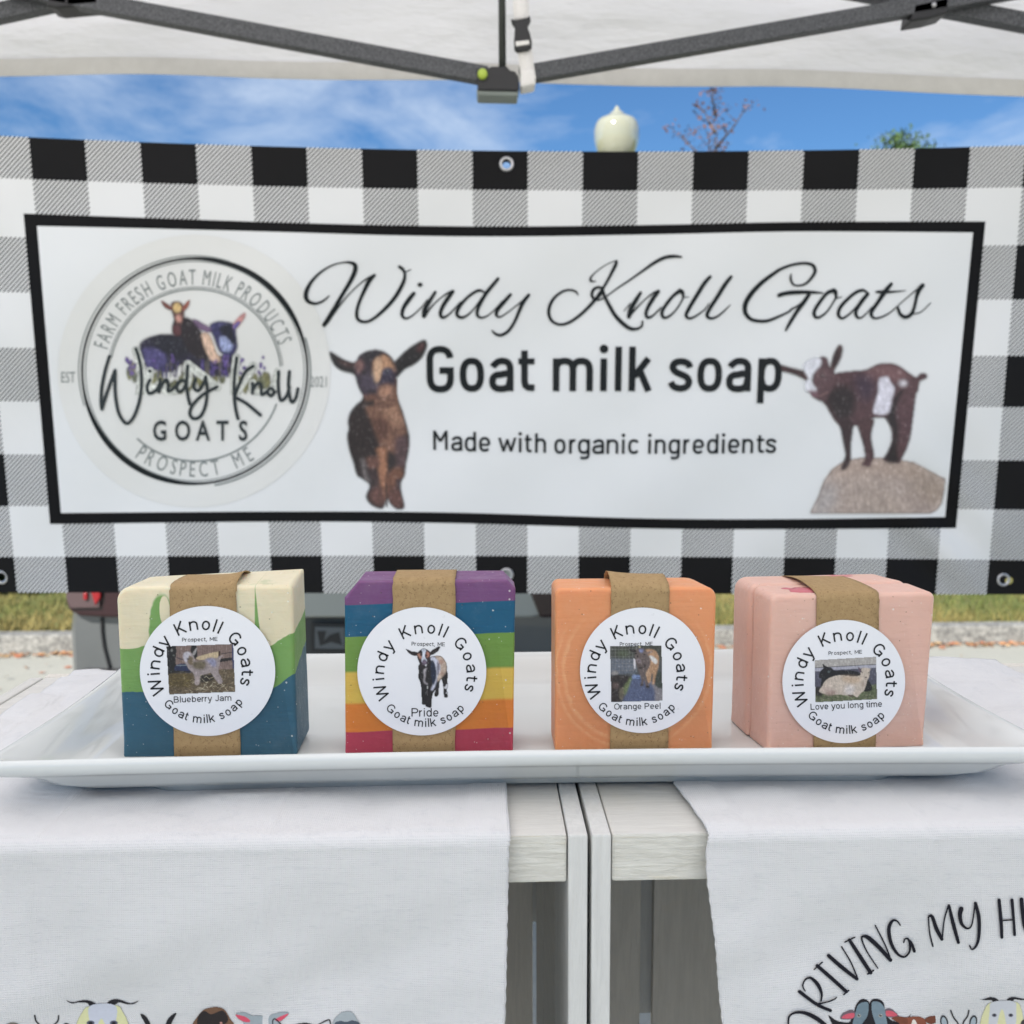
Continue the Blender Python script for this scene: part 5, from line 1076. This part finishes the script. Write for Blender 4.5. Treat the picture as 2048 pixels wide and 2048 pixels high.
m_lab, b = mat('label_paper', rough=.6); o = coords(); n1 = noise(o, 40, 4); c = mixcol(n1, (.73, .74, .78, 1), (.79, .795, .82, 1)); c = mixcol(smooth(noise(o, 300, 2), .74, .8)*.25, c, (.45, .46, .48, 1)); setcol(b, c); bump(b, noise(o, 200, 3), .15, .0002)
m_lpic = picmat('label_picture', .5, .8)
def band(base, rot, x0, x1, x0b, x1b, H, D, parent, lift=.0, curl=0.0, side=1):
    """paper strip: up the front, over the top, down the back. x0,x1 at the top, x0b,x1b at the foot"""
    e = .00045; path = [(-e, z) for z in np.linspace(.0004, H-.003, 14)]
    for a in np.linspace(0, math.pi/2, 6)[1:]: path.append((-e+.003-.003*math.cos(a), H-.003+(.003+e)*math.sin(a)))
    path += [(y, H+e) for y in np.linspace(.005, D-.003, 9)]
    for a in np.linspace(0, math.pi/2, 5)[1:]: path.append((D-.003+(.003+e)*math.sin(a), H-.003+(.003+e)*math.cos(a)))
    path += [(D+e, z) for z in np.linspace(H-.01, .0004, 6)]
    V = []; ns = 12; rj = np.random.RandomState(int(abs(x0)*1e5) % 1000)
    for y, z in path:
        f = min(max(z/H, 0), 1); a = x0b+(x0-x0b)*f+rj.randn()*.00012; b_ = x1b+(x1-x1b)*f+rj.randn()*.00012
        for i in range(ns):
            s_ = i/(ns-1); top_ = 1 if (z > H-.002) else 0; hump = math.sin(math.pi*min(max(y/D, 0), 1)) if top_ else 0
            V.append((a+(b_-a)*s_, y, z+hump*(lift+curl*((s_ if side > 0 else 1-s_)**3))))
    o = mesh('paper_band', place(V, base, rot), grid_faces(ns, len(path)), m_kraft, parent, True); solid(o, .0003, -1 if 0 else 1); return o
def label_disc(parent, cx_, cy_, rpx, rpy, S_, ang=0):
    n = 96; c, s_ = math.cos(math.radians(ang)), math.sin(math.radians(ang)); V = []; F = []
    pts = [(cx_+rpx*math.cos(t)*c-rpy*math.sin(t)*s_, cy_+rpx*math.cos(t)*s_+rpy*math.sin(t)*c) for t in np.linspace(0, 2*math.pi, n, endpoint=False)]
    P = np.array(pts); f_ = S_(P[:, 0], P[:, 1], .0002); bk = S_(P[:, 0], P[:, 1], 0)
    F = [tuple(range(n)), tuple(range(2*n-1, n-1, -1))]+[(i, i+n, (i+1) % n+n, (i+1) % n) for i in range(n)]
    return mesh('label', np.vstack([f_, bk]), F, m_lab, parent, False)
def front_surface(base, rot, gap):
    nrm = np.array([math.sin(rot), -math.cos(rot), 0.0]); 
    def S_(px_, py_, off=0): P = np.array(base)+nrm*(gap+off); return on_plane(np.asarray(px_, float), np.asarray(py_, float), P, nrm)
    return S_
def on_soap(S_, off): return lambda x, y: S_(x, y, off)
m_lt = ink('label_ink', (16, 18, 22), .6)
D_ = .0255; YS = .405

# --- swirled cream, green and blue bar
bx0, bx1 = -.1590, -.0832; base = ((bx0+bx1)/2, YS, ZS)
def paint1(o, x, y, z):
    w = noise(o, 60, 3, .6); w2 = noise(o, 300, 3, .6); xx = x*1000; zz = z*1000
    side = smooth(xx, 36.6, 38.2)*(y*1000)
    b1 = 49.2+(xx*.21).f('SINE')*.9-(w-.5)*5+smooth(xx, 27, 38)*4.2+side*.24
    b2 = 28.6+(xx+38)*.035+(w-.5)*4+(xx*.16+1).f('SINE')*.8+smooth(xx, 27, 38)*4.6+side*.36
    cream = mixcol(w, A(208, 198, 168, 1.0), A(220, 212, 186, 1.0)); cream = mixcol(smooth(noise(o, 420, 2, .5), .70, .78)*.35, cream, (.3, .22, .12, 1)); green = mixcol(w, A(106, 148, 80, .98), A(126, 164, 96, .98)); blue = mixcol(w, A(46, 88, 108, .95), A(60, 104, 126, .95))
    # green running up through the cream: one broad loop with a cream island, one thin streak
    d1 = ((xx+18.6)*(xx+18.6)/33+(zz-56)*(zz-56)/300).f('SQRT'); isl = ((xx+17.2)*(xx+17.2)/5.5+(zz-65)*(zz-65)/44).f('SQRT')
    loop = (1-smooth(d1+(w-.5)*.5, .92, 1.08))*smooth(isl+(w2-.5)*.2, .9, 1.05)
    st2 = 1-smooth(((xx-22.0-(zz-60)*(-.02)).f('ABSOLUTE'))-(72-zz)*.055+(w-.5)*.6, .0, .5)
    topg = smooth(zz, 74.6, 75.4)*smooth(noise(o, 110, 3, .6, (1, 1, 1), 1.0), .56, .72)*.3*smooth(xx, 4, 14)
    gm = loop.mx(st2).mx(topg); c = mixcol(gm, cream, green); c = mixcol(1-smooth(zz-b1, -.25, .25), c, green); c = mixcol(1-smooth(zz-b2, -.2, .2), c, blue); return c
m1 = soapmat('swirled_soap', paint1)
sb = thing('soap_bar', base, 'soap bar with cream top, green middle and blue base, label reading Blueberry Jam', 'soap', 'wrapped soap bars in a row')
hw = (bx1-bx0)/2
P0 = outline(hw, .0757, (.001, .001, .0025, .0065)); P1 = outline(hw, .0757, (.001, .004, .0012, .0080)); P1[:, 1] += np.where((P1[:, 0] > hw-.010) & (P1[:, 1] > .06), (P1[:, 0]-(hw-.010))*.35, 0); P1[:, 0] += .0006*np.clip(1-P1[:, 1]/.05, 0, 1)*(P1[:, 0] > 0)
P0[:, 0] -= .0016*(P0[:, 1]/.0757)*(P0[:, 0] < 0)*-0+0; V, F = slice_mesh(P0, P1, D_+.002, .0018); mesh('soap', place(V, base, 0), F, m1, sb, True)
S1 = front_surface(base, 0, .0011); def_x = lambda px_, py_: float(on_y(px_, py_, YS)[0])-base[0]
band(base, 0, def_x(340, 1190), def_x(474, 1190), def_x(349, 1500), def_x(482, 1500), .0757, D_+.002, sb, .0006, .0028, 1)
ld = label_disc(sb, 415, 1342, 135.5, 130, S1, 4)
q = Print(200, 1120, 4.2)
sarc(q, 'Windy Knoll Goats', 845, 930, 392, -110, 104, 78, .18); sline(q, 'Prospect, ME', 838, 683, 298, 24, 1.5, .17, VW); sline(q, 'Blueberry Jam', 862, 1190, 484, 38, 2); sarc(q, 'Goat milk soap', 862, 950, 388, -47, 51, 52, .18, True, AW)
q.build('lettering', on_soap(S1, .00035), m_lt, ld)
p = Paint(30, 95, 1815, 1410, 13, 330, 1280, 12.88, (96, 84, 76))
def sc1(P): return P
p.poly([(40,100),(1800,80),(1800,760),(60,800)], (132,112,106), 0, sm=False, nz=.2)
for x_ in range(270, 1760, 46): p.line([(x_, 120), (x_+20, 720)], 13, (84, 68, 66), .6, sm=False)
p.poly([(30,160),(260,150),(290,330),(270,560),(300,700),(320,860),(60,880)], (22,22,26), 1, nz=.6); p.ell(175, 265, 30, 40, (120,120,118), 1); p.ell(225, 395, 26, 20, (100,104,100), 1)
p.poly([(670,150),(800,140),(830,420),(700,480)], (22,20,24), 1, nz=.2); p.poly([(290,640),(620,630),(650,860),(280,860)], (34,44,78), 1, nz=.4); p.line([(300,655),(560,650)], 24, (120,130,140)); p.poly([(60,840),(700,830),(640,800),(60,800)], (24, 22, 26), 1)
p.poly([(830,440),(1380,300),(1400,470),(1250,480),(930,520)], (196,176,144), 1, nz=.06); p.poly([(1380,300),(1425,300),(1425,480),(1385,470)], (70,50,40), 0); p.poly([(1420,480),(1730,450),(1730,520),(1420,570)], (30,26,28), 0, sm=False); p.line([(1440,360),(1740,315)], 16, (44,36,40)); p.poly([(1720,100),(1780,100),(1800,840),(1740,800)], (50,60,100), 1, sm=False)
p.poly([(60,880),(700,850),(1000,900),(1400,760),(1800,740),(1820,1420),(80,1420)], (100,86,66), 1, sm=False, nz=.6, nc=(4, 3)); p.poly([(80,900),(640,860),(700,1080),(560,1200),(90,1210)], (88,74,44), 3, nz=.5, nc=(5, 2)); p.poly([(880,930),(1250,900),(1300,1000),(950,1090)], (40,34,30), 2, nz=.5)
for k in range(150):
    x_ = rng.uniform(90, 1800); y_ = rng.uniform(930, 1400); L2_ = rng.uniform(40, 130); a_ = rng.uniform(-.9, .9)
    if x_ < 640 and y_ < 1180: col_ = (128, 112, 70)
    else: col_ = ((206, 196, 170), (160, 146, 122), (70, 62, 52))[rng.randint(3)]
    p.line([(x_, y_), (x_+L2_*math.cos(a_), y_+L2_*math.sin(a_))], 11, col_, .85, sm=False)
p.poly([(470,360),(520,315),(610,300),(690,340),(740,430),(800,540),(930,545),(1060,480),(1210,452),(1330,470),(1400,420),(1500,390),(1430,480),(1410,620),(1370,800),(1440,950),(1480,1060),(1460,1120),(1380,1120),(1290,1000),(1180,850),(1080,880),(930,900),(900,960),(880,1120),(830,1160),(770,1130),(770,980),(720,850),(620,760),(540,620),(480,500),(450,430)], (158,146,146), 1, nz=.15)
p.poly([(740,560),(1000,540),(1060,640),(990,760),(860,760),(740,720),(700,640)], (104,94,76), 3, nz=.3); p.poly([(1060,500),(1250,480),(1330,580),(1280,700),(1180,640)], (138,138,164), 3, nz=.15); p.poly([(480,360),(600,310),(660,400),(560,560),(600,620),(500,520)], (190,186,196), 2); p.poly([(620,400),(720,470),(720,620),(640,640),(580,560),(600,480)], (120,104,84), 2); p.ell(595, 490, 36, 16, (60,50,50), 1)
p.poly([(700,370),(740,290),(830,190),(790,340),(740,400)], (150,146,146), 1); p.poly([(300,440),(460,500),(450,520),(340,480)], (70,60,66), 1); p.poly([(780,960),(890,940),(880,1130),(790,1150)], (172,158,156), 1)
p.clip([(40, 165), (1755, 105), (1805, 1330), (110, 1400)]); p.fur(.3); p.build('picture', on_soap(S1, .0003), m_lpic, ld, 'printed picture of a grey kid goat standing in straw')

# --- rainbow bar
bx0, bx1 = -.0624, .0116; base = ((bx0+bx1)/2, YS, ZS); hw = (bx1-bx0)/2
def zrel(y): return float(on_y(856, y, YS)[2])-ZS
zb_ = [zrel(v)*1000 for v in (1206, 1269.5, 1340, 1403, 1460)]
def paint2(o, x, y, z):
    w = noise(o, 45, 4, .6); zz = z*1000+(w-.5)*.9-x*1000*.012+(x*150).f('SINE')*.25; cs = [A(116, 74, 120, .95), A(18, 90, 124, .95), A(116, 154, 72, .88), A(212, 180, 86, .98), A(214, 130, 58, .98), A(176, 66, 88, .98)]
    c = mixcol(w, tuple(np.array(cs[0])*.93), cs[0])
    for t_, cc_ in zip(zb_, cs[1:]):
        bl = .25 if t_ > 40 or t_ < 15 else .9; c = mixcol(1-smooth(zz-t_, -bl, bl), c, mixcol(w, tuple(np.array(cc_)*.9), cc_))
    return c
m2 = soapmat('rainbow_soap', paint2)
H2 = .0775; sb = thing('soap_bar', base, 'rainbow striped soap bar, purple at the top and red below, label reading Pride', 'soap', 'wrapped soap bars in a row')
P0 = outline(hw, H2, (.001, .001, (.0035, .0040), (.0062, .0075))); P0[:, 0] *= 1+.0*P0[:, 1]; P1 = outline(hw, H2, (.001, .001, (.0050, .0055), (.0064, .0080)))
for P_ in (P0, P1): P_[:, 0] = np.where(P_[:, 0] < 0, P_[:, 0]+.0012*np.clip(P_[:, 1]/H2, 0, 1), P_[:, 0]+.0018*np.sin(np.clip(P_[:, 1]/H2, 0, 1)*2.2))
V, F = slice_mesh(P0, P1, D_, .0013, seed=5); mesh('soap', place(V, base, 0), F, m2, sb, True)
S2 = front_surface(base, 0, .0011); dx = lambda px_, py_: float(on_y(px_, py_, YS)[0])-base[0]
band(base, 0, dx(786, 1200), dx(911, 1200), dx(786, 1495), dx(911, 1495), H2, D_, sb, .0002)
ld = label_disc(sb, 843.6, 1342.6, 129, 128.3, S2)
q = Print(640, 1120, 4.2)
sarc(q, 'Windy Knoll Goats', 885, 962, 392, -112, 107, 74, .18); sline(q, 'Prospect, ME', 909, 722, 280, 24, -1, .17, VW); sline(q, 'Pride', 882, 1315, 228, 52, 0); sarc(q, 'Goat milk soap', 884, 962, 408, -45, 46, 52, .18, True, AW); q.build('lettering', on_soap(S2, .00035), m_lt, ld)
p = Paint(130, 150, 1250, 1750, 13, 800, 1280, 12.88); K_ = (30, 26, 30)
p.poly([(800,440),(900,420),(1040,420),(1130,500),(1190,620),(1200,760),(1230,900),(1215,1050),(1230,1180),(1200,1250),(1215,1370),(1225,1470),(1150,1475),(1130,1400),(1125,1250),(1100,1100),(1060,1000),(1020,1060),(1000,1250),(980,1430),(900,1450),(890,1400),(930,1250),(900,1300),(850,1370),(820,1500),(805,1720),(730,1735),(660,1700),(655,1660),(570,1650),(560,1500),(550,1250),(520,1080),(470,950),(490,820),(470,690),(560,560),(700,500)], K_, 1, nz=.4)
p.poly([(900,430),(1030,420),(1130,500),(1195,650),(1180,820),(1100,940),(1020,1030),(960,1060),(960,900),(1020,760),(1000,600)], (196,176,160), 2, nz=.25); p.poly([(800,440),(900,450),(1000,560),(1040,760),(960,960),(940,1080),(880,1240),(820,1300),(800,1260),(880,1090),(920,980),(930,820),(880,600),(800,520)], (206,208,226), 2, nz=.1)
p.poly([(960,560),(1020,640),(1000,860),(950,900),(960,720)], (84,72,84), 2, amt=.8); p.poly([(800,540),(880,580),(920,760),(930,960),(860,1160),(800,900)], (28,38,64), 2, nz=.3); p.ell(1060, 560, 70, 60, (170,124,110), 3, .7); p.ell(1090, 860, 50, 60, (150,110,96), 3, .6)
p.poly([(600,780),(700,720),(660,800),(650,960),(640,1060),(720,1140),(640,1120),(600,1040),(625,940)], (178,172,178), 2, nz=.1); p.poly([(1130,1230),(1220,1130),(1215,1250),(1140,1250)], (210,210,216), 1); p.poly([(1180,1370),(1220,1330),(1220,1380)], (210,210,216), 1); p.poly([(700,1180),(720,1200),(710,1270),(695,1230)], (214,214,214), 1); p.line([(700,1300),(695,1380),(710,1420)], 14, (120,114,114), .8)
p.poly([(150,235),(200,250),(320,300),(430,310),(470,350),(450,400),(360,400),(250,350)], (36,28,34), 1, nz=.3); p.poly([(1025,165),(1010,230),(960,300),(850,370),(790,385),(765,340),(820,270),(920,210)], (38,30,34), 1, nz=.3)
p.poly([(460,330),(540,250),(620,220),(700,250),(770,310),(780,420),(740,560),(710,650),(620,715),(560,680),(490,560),(450,440)], (44,34,40), 1, nz=.2); p.poly([(550,240),(660,240),(660,330),(640,420),(700,540),(640,560),(560,560),(560,420),(580,330)], (210,216,230), 1, nz=.05)
p.poly([(450,370),(520,350),(560,420),(540,500),(480,440)], (176,128,110), 2); p.poly([(680,300),(750,330),(760,400),(700,470),(670,400)], (166,112,96), 2); p.ell(545, 385, 30, 26, K_, 1); p.ell(680, 400, 28, 26, (70,40,40), 1); p.poly([(560,560),(620,490),(690,560),(670,640),(600,640)], (110,96,116), 2, nz=.4); p.ell(620, 680, 40, 24, K_, 1); p.poly([(640,650),(690,620),(670,680)], (206,206,210), 1)
p.fur(.3); p.build('picture', on_soap(S2, .0003), m_lpic, ld, 'printed black, white and tan kid goat facing forward')

# --- orange bar
bx0, bx1 = .0302, .1012; base = ((bx0+bx1)/2, YS, ZS); hw = (bx1-bx0)/2
def paint3(o, x, y, z):
    w = noise(o, 40, 4, .6); w2 = noise(o, 260, 4, .7); xx = x*1000; zz = z*1000; r_ = ((xx+1)*(xx+1)*1.0+(zz-37)*(zz-37)*.92).f('SQRT')+(w-.5)*5+(w2-.5)*2.0
    ring = smooth(r_, 29.4, 30.4)*(1-smooth(r_, 30.6, 32.2)); ring2 = smooth(r_, 33.0, 33.8)*(1-smooth(r_, 34.0, 35.4)); low = 1-smooth(zz, 42, 66)
    ofr = 1-smooth(y*1000, .6, 1.2)
    c = mixcol(w, A(208, 138, 92, 1.0), A(220, 154, 110, 1.0)); c = mixcol((ring+ring2*.7)*low*ofr*smooth(w2, .25, .6)*.6, c, A(232, 180, 136, .93)); return mixcol(smooth(w2, .74, .82)*.5, c, A(238, 190, 150, .93))
m3 = soapmat('orange_soap', paint3)
H3 = .0735; sb = thing('soap_bar', base, 'plain orange soap bar with faint pale swirls, label reading Orange Peel', 'soap', 'wrapped soap bars in a row')
P0 = outline(hw, H3, (.001, .001, .0050, .0030)); P1 = outline(hw-.0, H3, (.001, .001, .0095, .0035)); P0[:, 0] += np.where(P0[:, 0] > 0, -.0008*(1-P0[:, 1]/H3), 0)
V, F = slice_mesh(P0, P1, D_, .0016, seed=8); mesh('soap', place(V, base, 0), F, m3, sb, True)
S3 = front_surface(base, 0, .0011); dx3 = lambda px_, py_: float(on_y(px_, py_, YS)[0])-base[0]
band(base, 0, dx3(1222, 1200), dx3(1338, 1200), dx3(1220, 1490), dx3(1336, 1490), H3, D_, sb, .0028, .0016, -1)
ld = label_disc(sb, 1285, 1340.6, 125, 125.5, S3)
q = Print(1060, 1120, 4.6)
sarc(q, 'Windy Knoll Goats', 978, 1047, 420, -111, 107, 82, .18); sline(q, 'Prospect, ME', 977, 790, 302, 26, .5, .17, VW); sline(q, 'Orange Peel', 988, 1372, 428, 40, 1); sarc(q, 'Goat milk soap', 985, 1062, 430, -47, 47, 56, .18, True, AW); q.build('lettering', on_soap(S3, .00035), m_lt, ld)
p = Paint(240, 120, 1515, 1500, 12, 1200, 1280, 12.07, (78, 82, 84))
p.poly([(240,120),(1500,120),(1500,500),(240,480)], (72,74,68), 0, sm=False, nz=.35); p.poly([(240,440),(900,460),(880,800),(240,840)], (104,110,122), 3, sm=False, nz=.25)
for x_ in range(280, 900, 85): p.line([(x_, 140), (x_+15, 760)], 7, (150,150,148), .6, sm=False)
for y_ in range(220, 760, 85): p.line([(250, y_+10), (860, y_)], 7, (150,150,148), .6, sm=False)
p.ell(560, 330, 160, 90, (86,100,70), 6, .5); p.ell(360, 800, 90, 50, (152,148,146), 2); p.poly([(250,900),(740,880),(680,1080),(560,1280),(480,1500),(250,1500)], (50,44,44), 2, nz=.8, nc=(4, 4)); p.ell(380, 1100, 80, 70, (110,92,88), 3, .7); p.poly([(480,1180),(620,1160),(640,1300),(560,1460),(470,1400)], (104,98,84), 2, nz=.3)
p.poly([(740,900),(800,960),(700,1150),(650,1300),(600,1340),(580,1140),(680,1000)], (120,134,92), 3, nz=.3); p.poly([(1100,980),(1500,1170),(1510,1500),(1200,1500)], (138,134,138), 2, nz=.2); p.poly([(800,900),(1050,950),(1200,1050),(1300,1150),(1330,1400),(1250,1500),(580,1500),(660,1260),(720,1100)], (88,98,128), 3, nz=.2, nc=(3, 3)); p.poly([(1300,800),(1490,800),(1490,1160),(1330,1080)], (64,70,64), 2, nz=.4)
p.ell(830, 885, 55, 50, (140,160,200), 2); p.ell(920, 890, 50, 46, (130,150,196), 2); p.line([(880,900),(960,900)], 12, (60,70,100)); p.poly([(810,440),(860,500),(860,640),(840,720),(815,600)], (220,216,222), 1)
p.poly([(1090,250),(1200,220),(1330,260),(1410,380),(1420,560),(1390,720),(1340,880),(1310,1060),(1260,1050),(1280,860),(1250,800),(1220,980),(1170,1050),(1130,1000),(1110,820),(1080,700),(1100,500)], (184,146,114), 2, nz=.15); p.poly([(1180,380),(1290,400),(1380,500),(1350,580),(1250,500)], (226,224,222), 2, nz=.04); p.poly([(1060,740),(1180,740),(1180,860),(1100,840)], (198,164,134), 2)
p.poly([(860,240),(920,200),(1040,200),(1110,250),(1160,360),(1220,480),(1200,640),(1140,740),(1100,850),(1130,960),(1190,1100),(1150,1160),(1110,1120),(1060,960),(1040,1080),(980,1110),(1000,950),(960,820),(900,680),(860,520),(850,380)], (104,92,90), 2, nz=.2)
p.poly([(700,230),(800,220),(880,260),(840,300),(760,280)], (44,38,40), 1); p.poly([(1090,300),(1280,260),(1200,330),(1110,350)], (130,112,108), 2); p.poly([(950,220),(1050,230),(1010,310),(960,280)], (132,140,180), 2); p.poly([(880,470),(960,450),(990,520),(950,570),(900,530)], (140,126,130), 2); p.ell(905, 395, 16, 30, (24,20,22), 1); p.ell(1075, 355, 20, 18, (24,20,22), 1); p.ell(865, 325, 26, 20, (30, 26, 28), 1)
p.ell(935, 510, 34, 14, (50,44,50), 1); p.ell(980, 675, 60, 18, (16,14,16), 2); p.ell(1080, 620, 22, 50, (20,16,18), 2); p.ell(1150, 1130, 44, 30, (26,22,24), 2); p.ell(1010, 1085, 34, 24, (30,26,26), 2); p.ell(955, 165, 24, 26, (196, 192, 160), 1)
p.clip([(245, 155), (1483, 132), (1508, 1462), (275, 1495)]); p.fur(.3); p.build('picture', on_soap(S3, .0003), m_lpic, ld, 'printed picture of a tan goat standing on a grey rock')

# --- pink double bar, turned a little
base = (.1238, .4008, ZS); rot4 = math.radians(3.4)
def paint4(o, x, y, z):
    w = noise(o, 35, 4, .6); w2 = noise(o, 150, 4, .6, None, .8); c = mixcol(w, A(208, 166, 150, 1.0), A(216, 180, 166, 1.0)); zz = z*1000
    d = (((x*1000-17)*(x*1000-17)/60+(y*1000-11)*(y*1000-11)/18).f('SQRT')); c = mixcol((1-smooth(d+(w2-.5)*1.4, .8, 1.0))*smooth(zz, 69.2, 70), c, A(176, 94, 104, .93)); 
    d2 = (((x*1000-46)*(x*1000-46)/90+(y*1000-45)*(y*1000-45)/14).f('SQRT')); return mixcol((1-smooth(d2+(w2-.5)*1.2, .8, 1.0))*smooth(zz, 69.2, 70), c, A(196, 110, 116, .93))
m4 = soapmat('pink_soap', paint4, .42, .3)
H4 = .0703; Wd = .0752; sb = thing('soap_bar', base, 'thick pale pink soap bar in two slices, label reading Love you long time', 'soap', 'wrapped soap bars in a row')
P0 = outline(Wd/2, H4, (.0012, .0012, .0034, .0030))+np.array([Wd/2, 0]); P1 = outline(Wd/2, H4+.001, (.0012, .0012, .0040, .0040))+np.array([Wd/2-.0016, 0]); P0[:, 0] -= .0028*(1-P0[:, 1]/H4)*(P0[:, 0] > .03); P1[:, 0] -= .0028*(1-P1[:, 1]/H4)*(P1[:, 0] > .03)
V, F = slice_mesh(P0, P1, .0195, .0022, seed=12); mesh('soap', place(V, base, rot4), F, m4, sb, True)
P2 = P1+np.array([-.0010, .0004]); P3 = outline(Wd/2-.0008, H4+.0012, (.0012, .0012, .0060, .0062))+np.array([Wd/2-.0036, 0])
V, F = slice_mesh(P2, P3, .0234, .0030, y0=.0201, seed=13); mesh('soap', place(V, base, rot4), F, m4, sb, True)
V = [(.012, .004, H4-.001), (.026, .0035, H4-.001), (.025, .013, H4-.001), (.010, .015, H4-.001)]
bm = bmesh.new(); m_rose = simple('rose_soap', (178, 96, 104), .4, sss=.2)
for (cx_, cy_, rx_, ry_, hh) in ((.0185, .0075, .0085, .0045, .0013), (.0120, .0125, .0042, .0028, .0009), (.046, .037, .010, .0035, .0017), (.0225, .0115, .004, .0025, .0008)):
    mt = Matrix.Translation((cx_, cy_, H4-.0002)) @ Matrix.Diagonal((rx_, ry_, hh, 1)); bmesh.ops.create_icosphere(bm, subdivisions=3, radius=1, matrix=mt)
for v in bm.verts: v.co += Vector((mnoise.noise(v.co*260), mnoise.noise(v.co*260+Vector((9, 0, 0))), .4*mnoise.noise(v.co*260+Vector((0, 9, 0)))))*.0009
bm.verts.index_update(); V = np.array([v.co[:] for v in bm.verts]); F = [[v.index for v in f.verts] for f in bm.faces]; bm.free()
o = mesh('swirl_top', place(V, base, rot4), F, m_rose, sb, True); o['kind'] = 'stuff'
S4 = front_surface(base, rot4, .0011)
def dx4(px_, py_): P = S4(np.array([px_*1.]), np.array([py_*1.]))[0]; return (P[0]-base[0])/math.cos(rot4)
band(base, rot4, dx4(1634, 1200), dx4(1759, 1200), dx4(1628, 1490), dx4(1752, 1490), H4, .0435, sb, .0010, .0014, -1)
ld = label_disc(sb, 1687.6, 1363, 122.8, 123.2, S4)
q = Print(1440, 1120, 4.2)
sarc(q, 'Windy Knoll Goats', 1048, 1024, 392, -110, 104, 75, .18); sline(q, 'Prospect, ME', 1053, 793, 282, 23, 2.5, .17, VW); sline(q, 'Love you long time', 1062, 1246, 600, 38, 2.5); sarc(q, 'Goat milk soap', 1062, 1028, 400, -45, 46, 52, .18, True, AW); q.build('lettering', on_soap(S4, .00035), m_lt, ld)
p = Paint(235, 160, 1745, 1275, 12, 1610, 1300, 12.075, (176, 174, 172))
p.poly([(235,160),(1740,160),(1740,350),(235,430)], (180,176,172), 0, sm=False, nz=.08)
for x_ in (460, 840, 1200, 1560): p.line([(x_, 180), (x_, 400)], 8, (140,134,132), .7, sm=False)
p.poly([(235,430),(1730,350),(1730,430),(1200,470),(235,520)], (176,176,190), 1, sm=False, nz=.05); p.line([(240,430),(1720,345)], 13, (44,44,52), 1, sm=False); p.poly([(235,520),(700,480),(1720,430),(1730,850),(235,920)], (84,84,100), 1, sm=False, nz=.12)
p.poly([(235,920),(500,900),(1300,1000),(1560,850),(1740,820),(1745,1275),(235,1275)], (96,104,76), 2, sm=False, nz=.5, nc=(4, 4))
for k in range(80): p.ell(rng.uniform(250, 1740), rng.uniform(1090, 1260), rng.uniform(10, 30), 10, ((138,150,104), (70,72,52), (150,146,128))[rng.randint(3)], 1, .8)
p.poly([(340,600),(380,500),(440,440),(420,330),(490,380),(560,410),(640,430),(720,500),(900,490),(1150,500),(1330,560),(1330,700),(700,800),(500,900),(380,880),(400,700),(345,680)], (24,24,30), 1, nz=.2); p.poly([(400,900),(250,910),(250,1080),(420,1100)], (40,36,34), 2, nz=.4); p.ell(575, 530, 30, 24, (84,96,100), 1); p.poly([(1500,720),(1560,760),(1620,960),(1420,1000),(1440,880)], (22,22,26), 1)
p.poly([(340,1000),(420,870),(480,760),(600,670),(760,620),(900,610),(1100,630),(1320,620),(1340,540),(1370,440),(1440,430),(1540,440),(1590,460),(1560,520),(1550,640),(1500,740),(1470,860),(1420,980),(1330,1060),(1290,1120),(1240,1140),(1150,1080),(1040,1090),(800,1080),(560,1080),(480,1060)], (206,192,178), 1, nz=.06); p.poly([(900,640),(1300,660),(1340,760),(1200,800),(960,760)], (198,172,146), 5, nz=.1, amt=.8); p.poly([(1000,860),(1200,900),(1120,1080),(960,1040)], (214,206,202), 5)
p.poly([(440,900),(660,950),(700,1040),(500,1060)], (196,176,166), 5); p.poly([(480,1060),(720,980),(740,1060),(600,1090)], (140,112,104), 3, amt=.7); p.poly([(1040,1080),(1150,1100),(1200,1130),(1080,1120)], (90,72,66), 1); p.poly([(1380,780),(1440,780),(1400,900),(1360,860)], (150,128,118), 4, amt=.7)
p.poly([(1285,420),(1330,440),(1370,520),(1340,540),(1300,480)], (96,80,92), 1); p.ell(1380, 542, 16, 12, (50,44,48), 1); p.ell(1540, 545, 12, 14, (50,44,48), 1); p.ell(1470, 665, 26, 16, (80,66,70), 1); p.line([(1445,715),(1500,720)], 9, (120,100,98), .8)
p.clip([(242, 250), (1712, 168), (1742, 1185), (250, 1262)]); p.fur(.3); p.build('picture', on_soap(S4, .0003), m_lpic, ld, 'printed picture of a cream goat lying before a black goat')
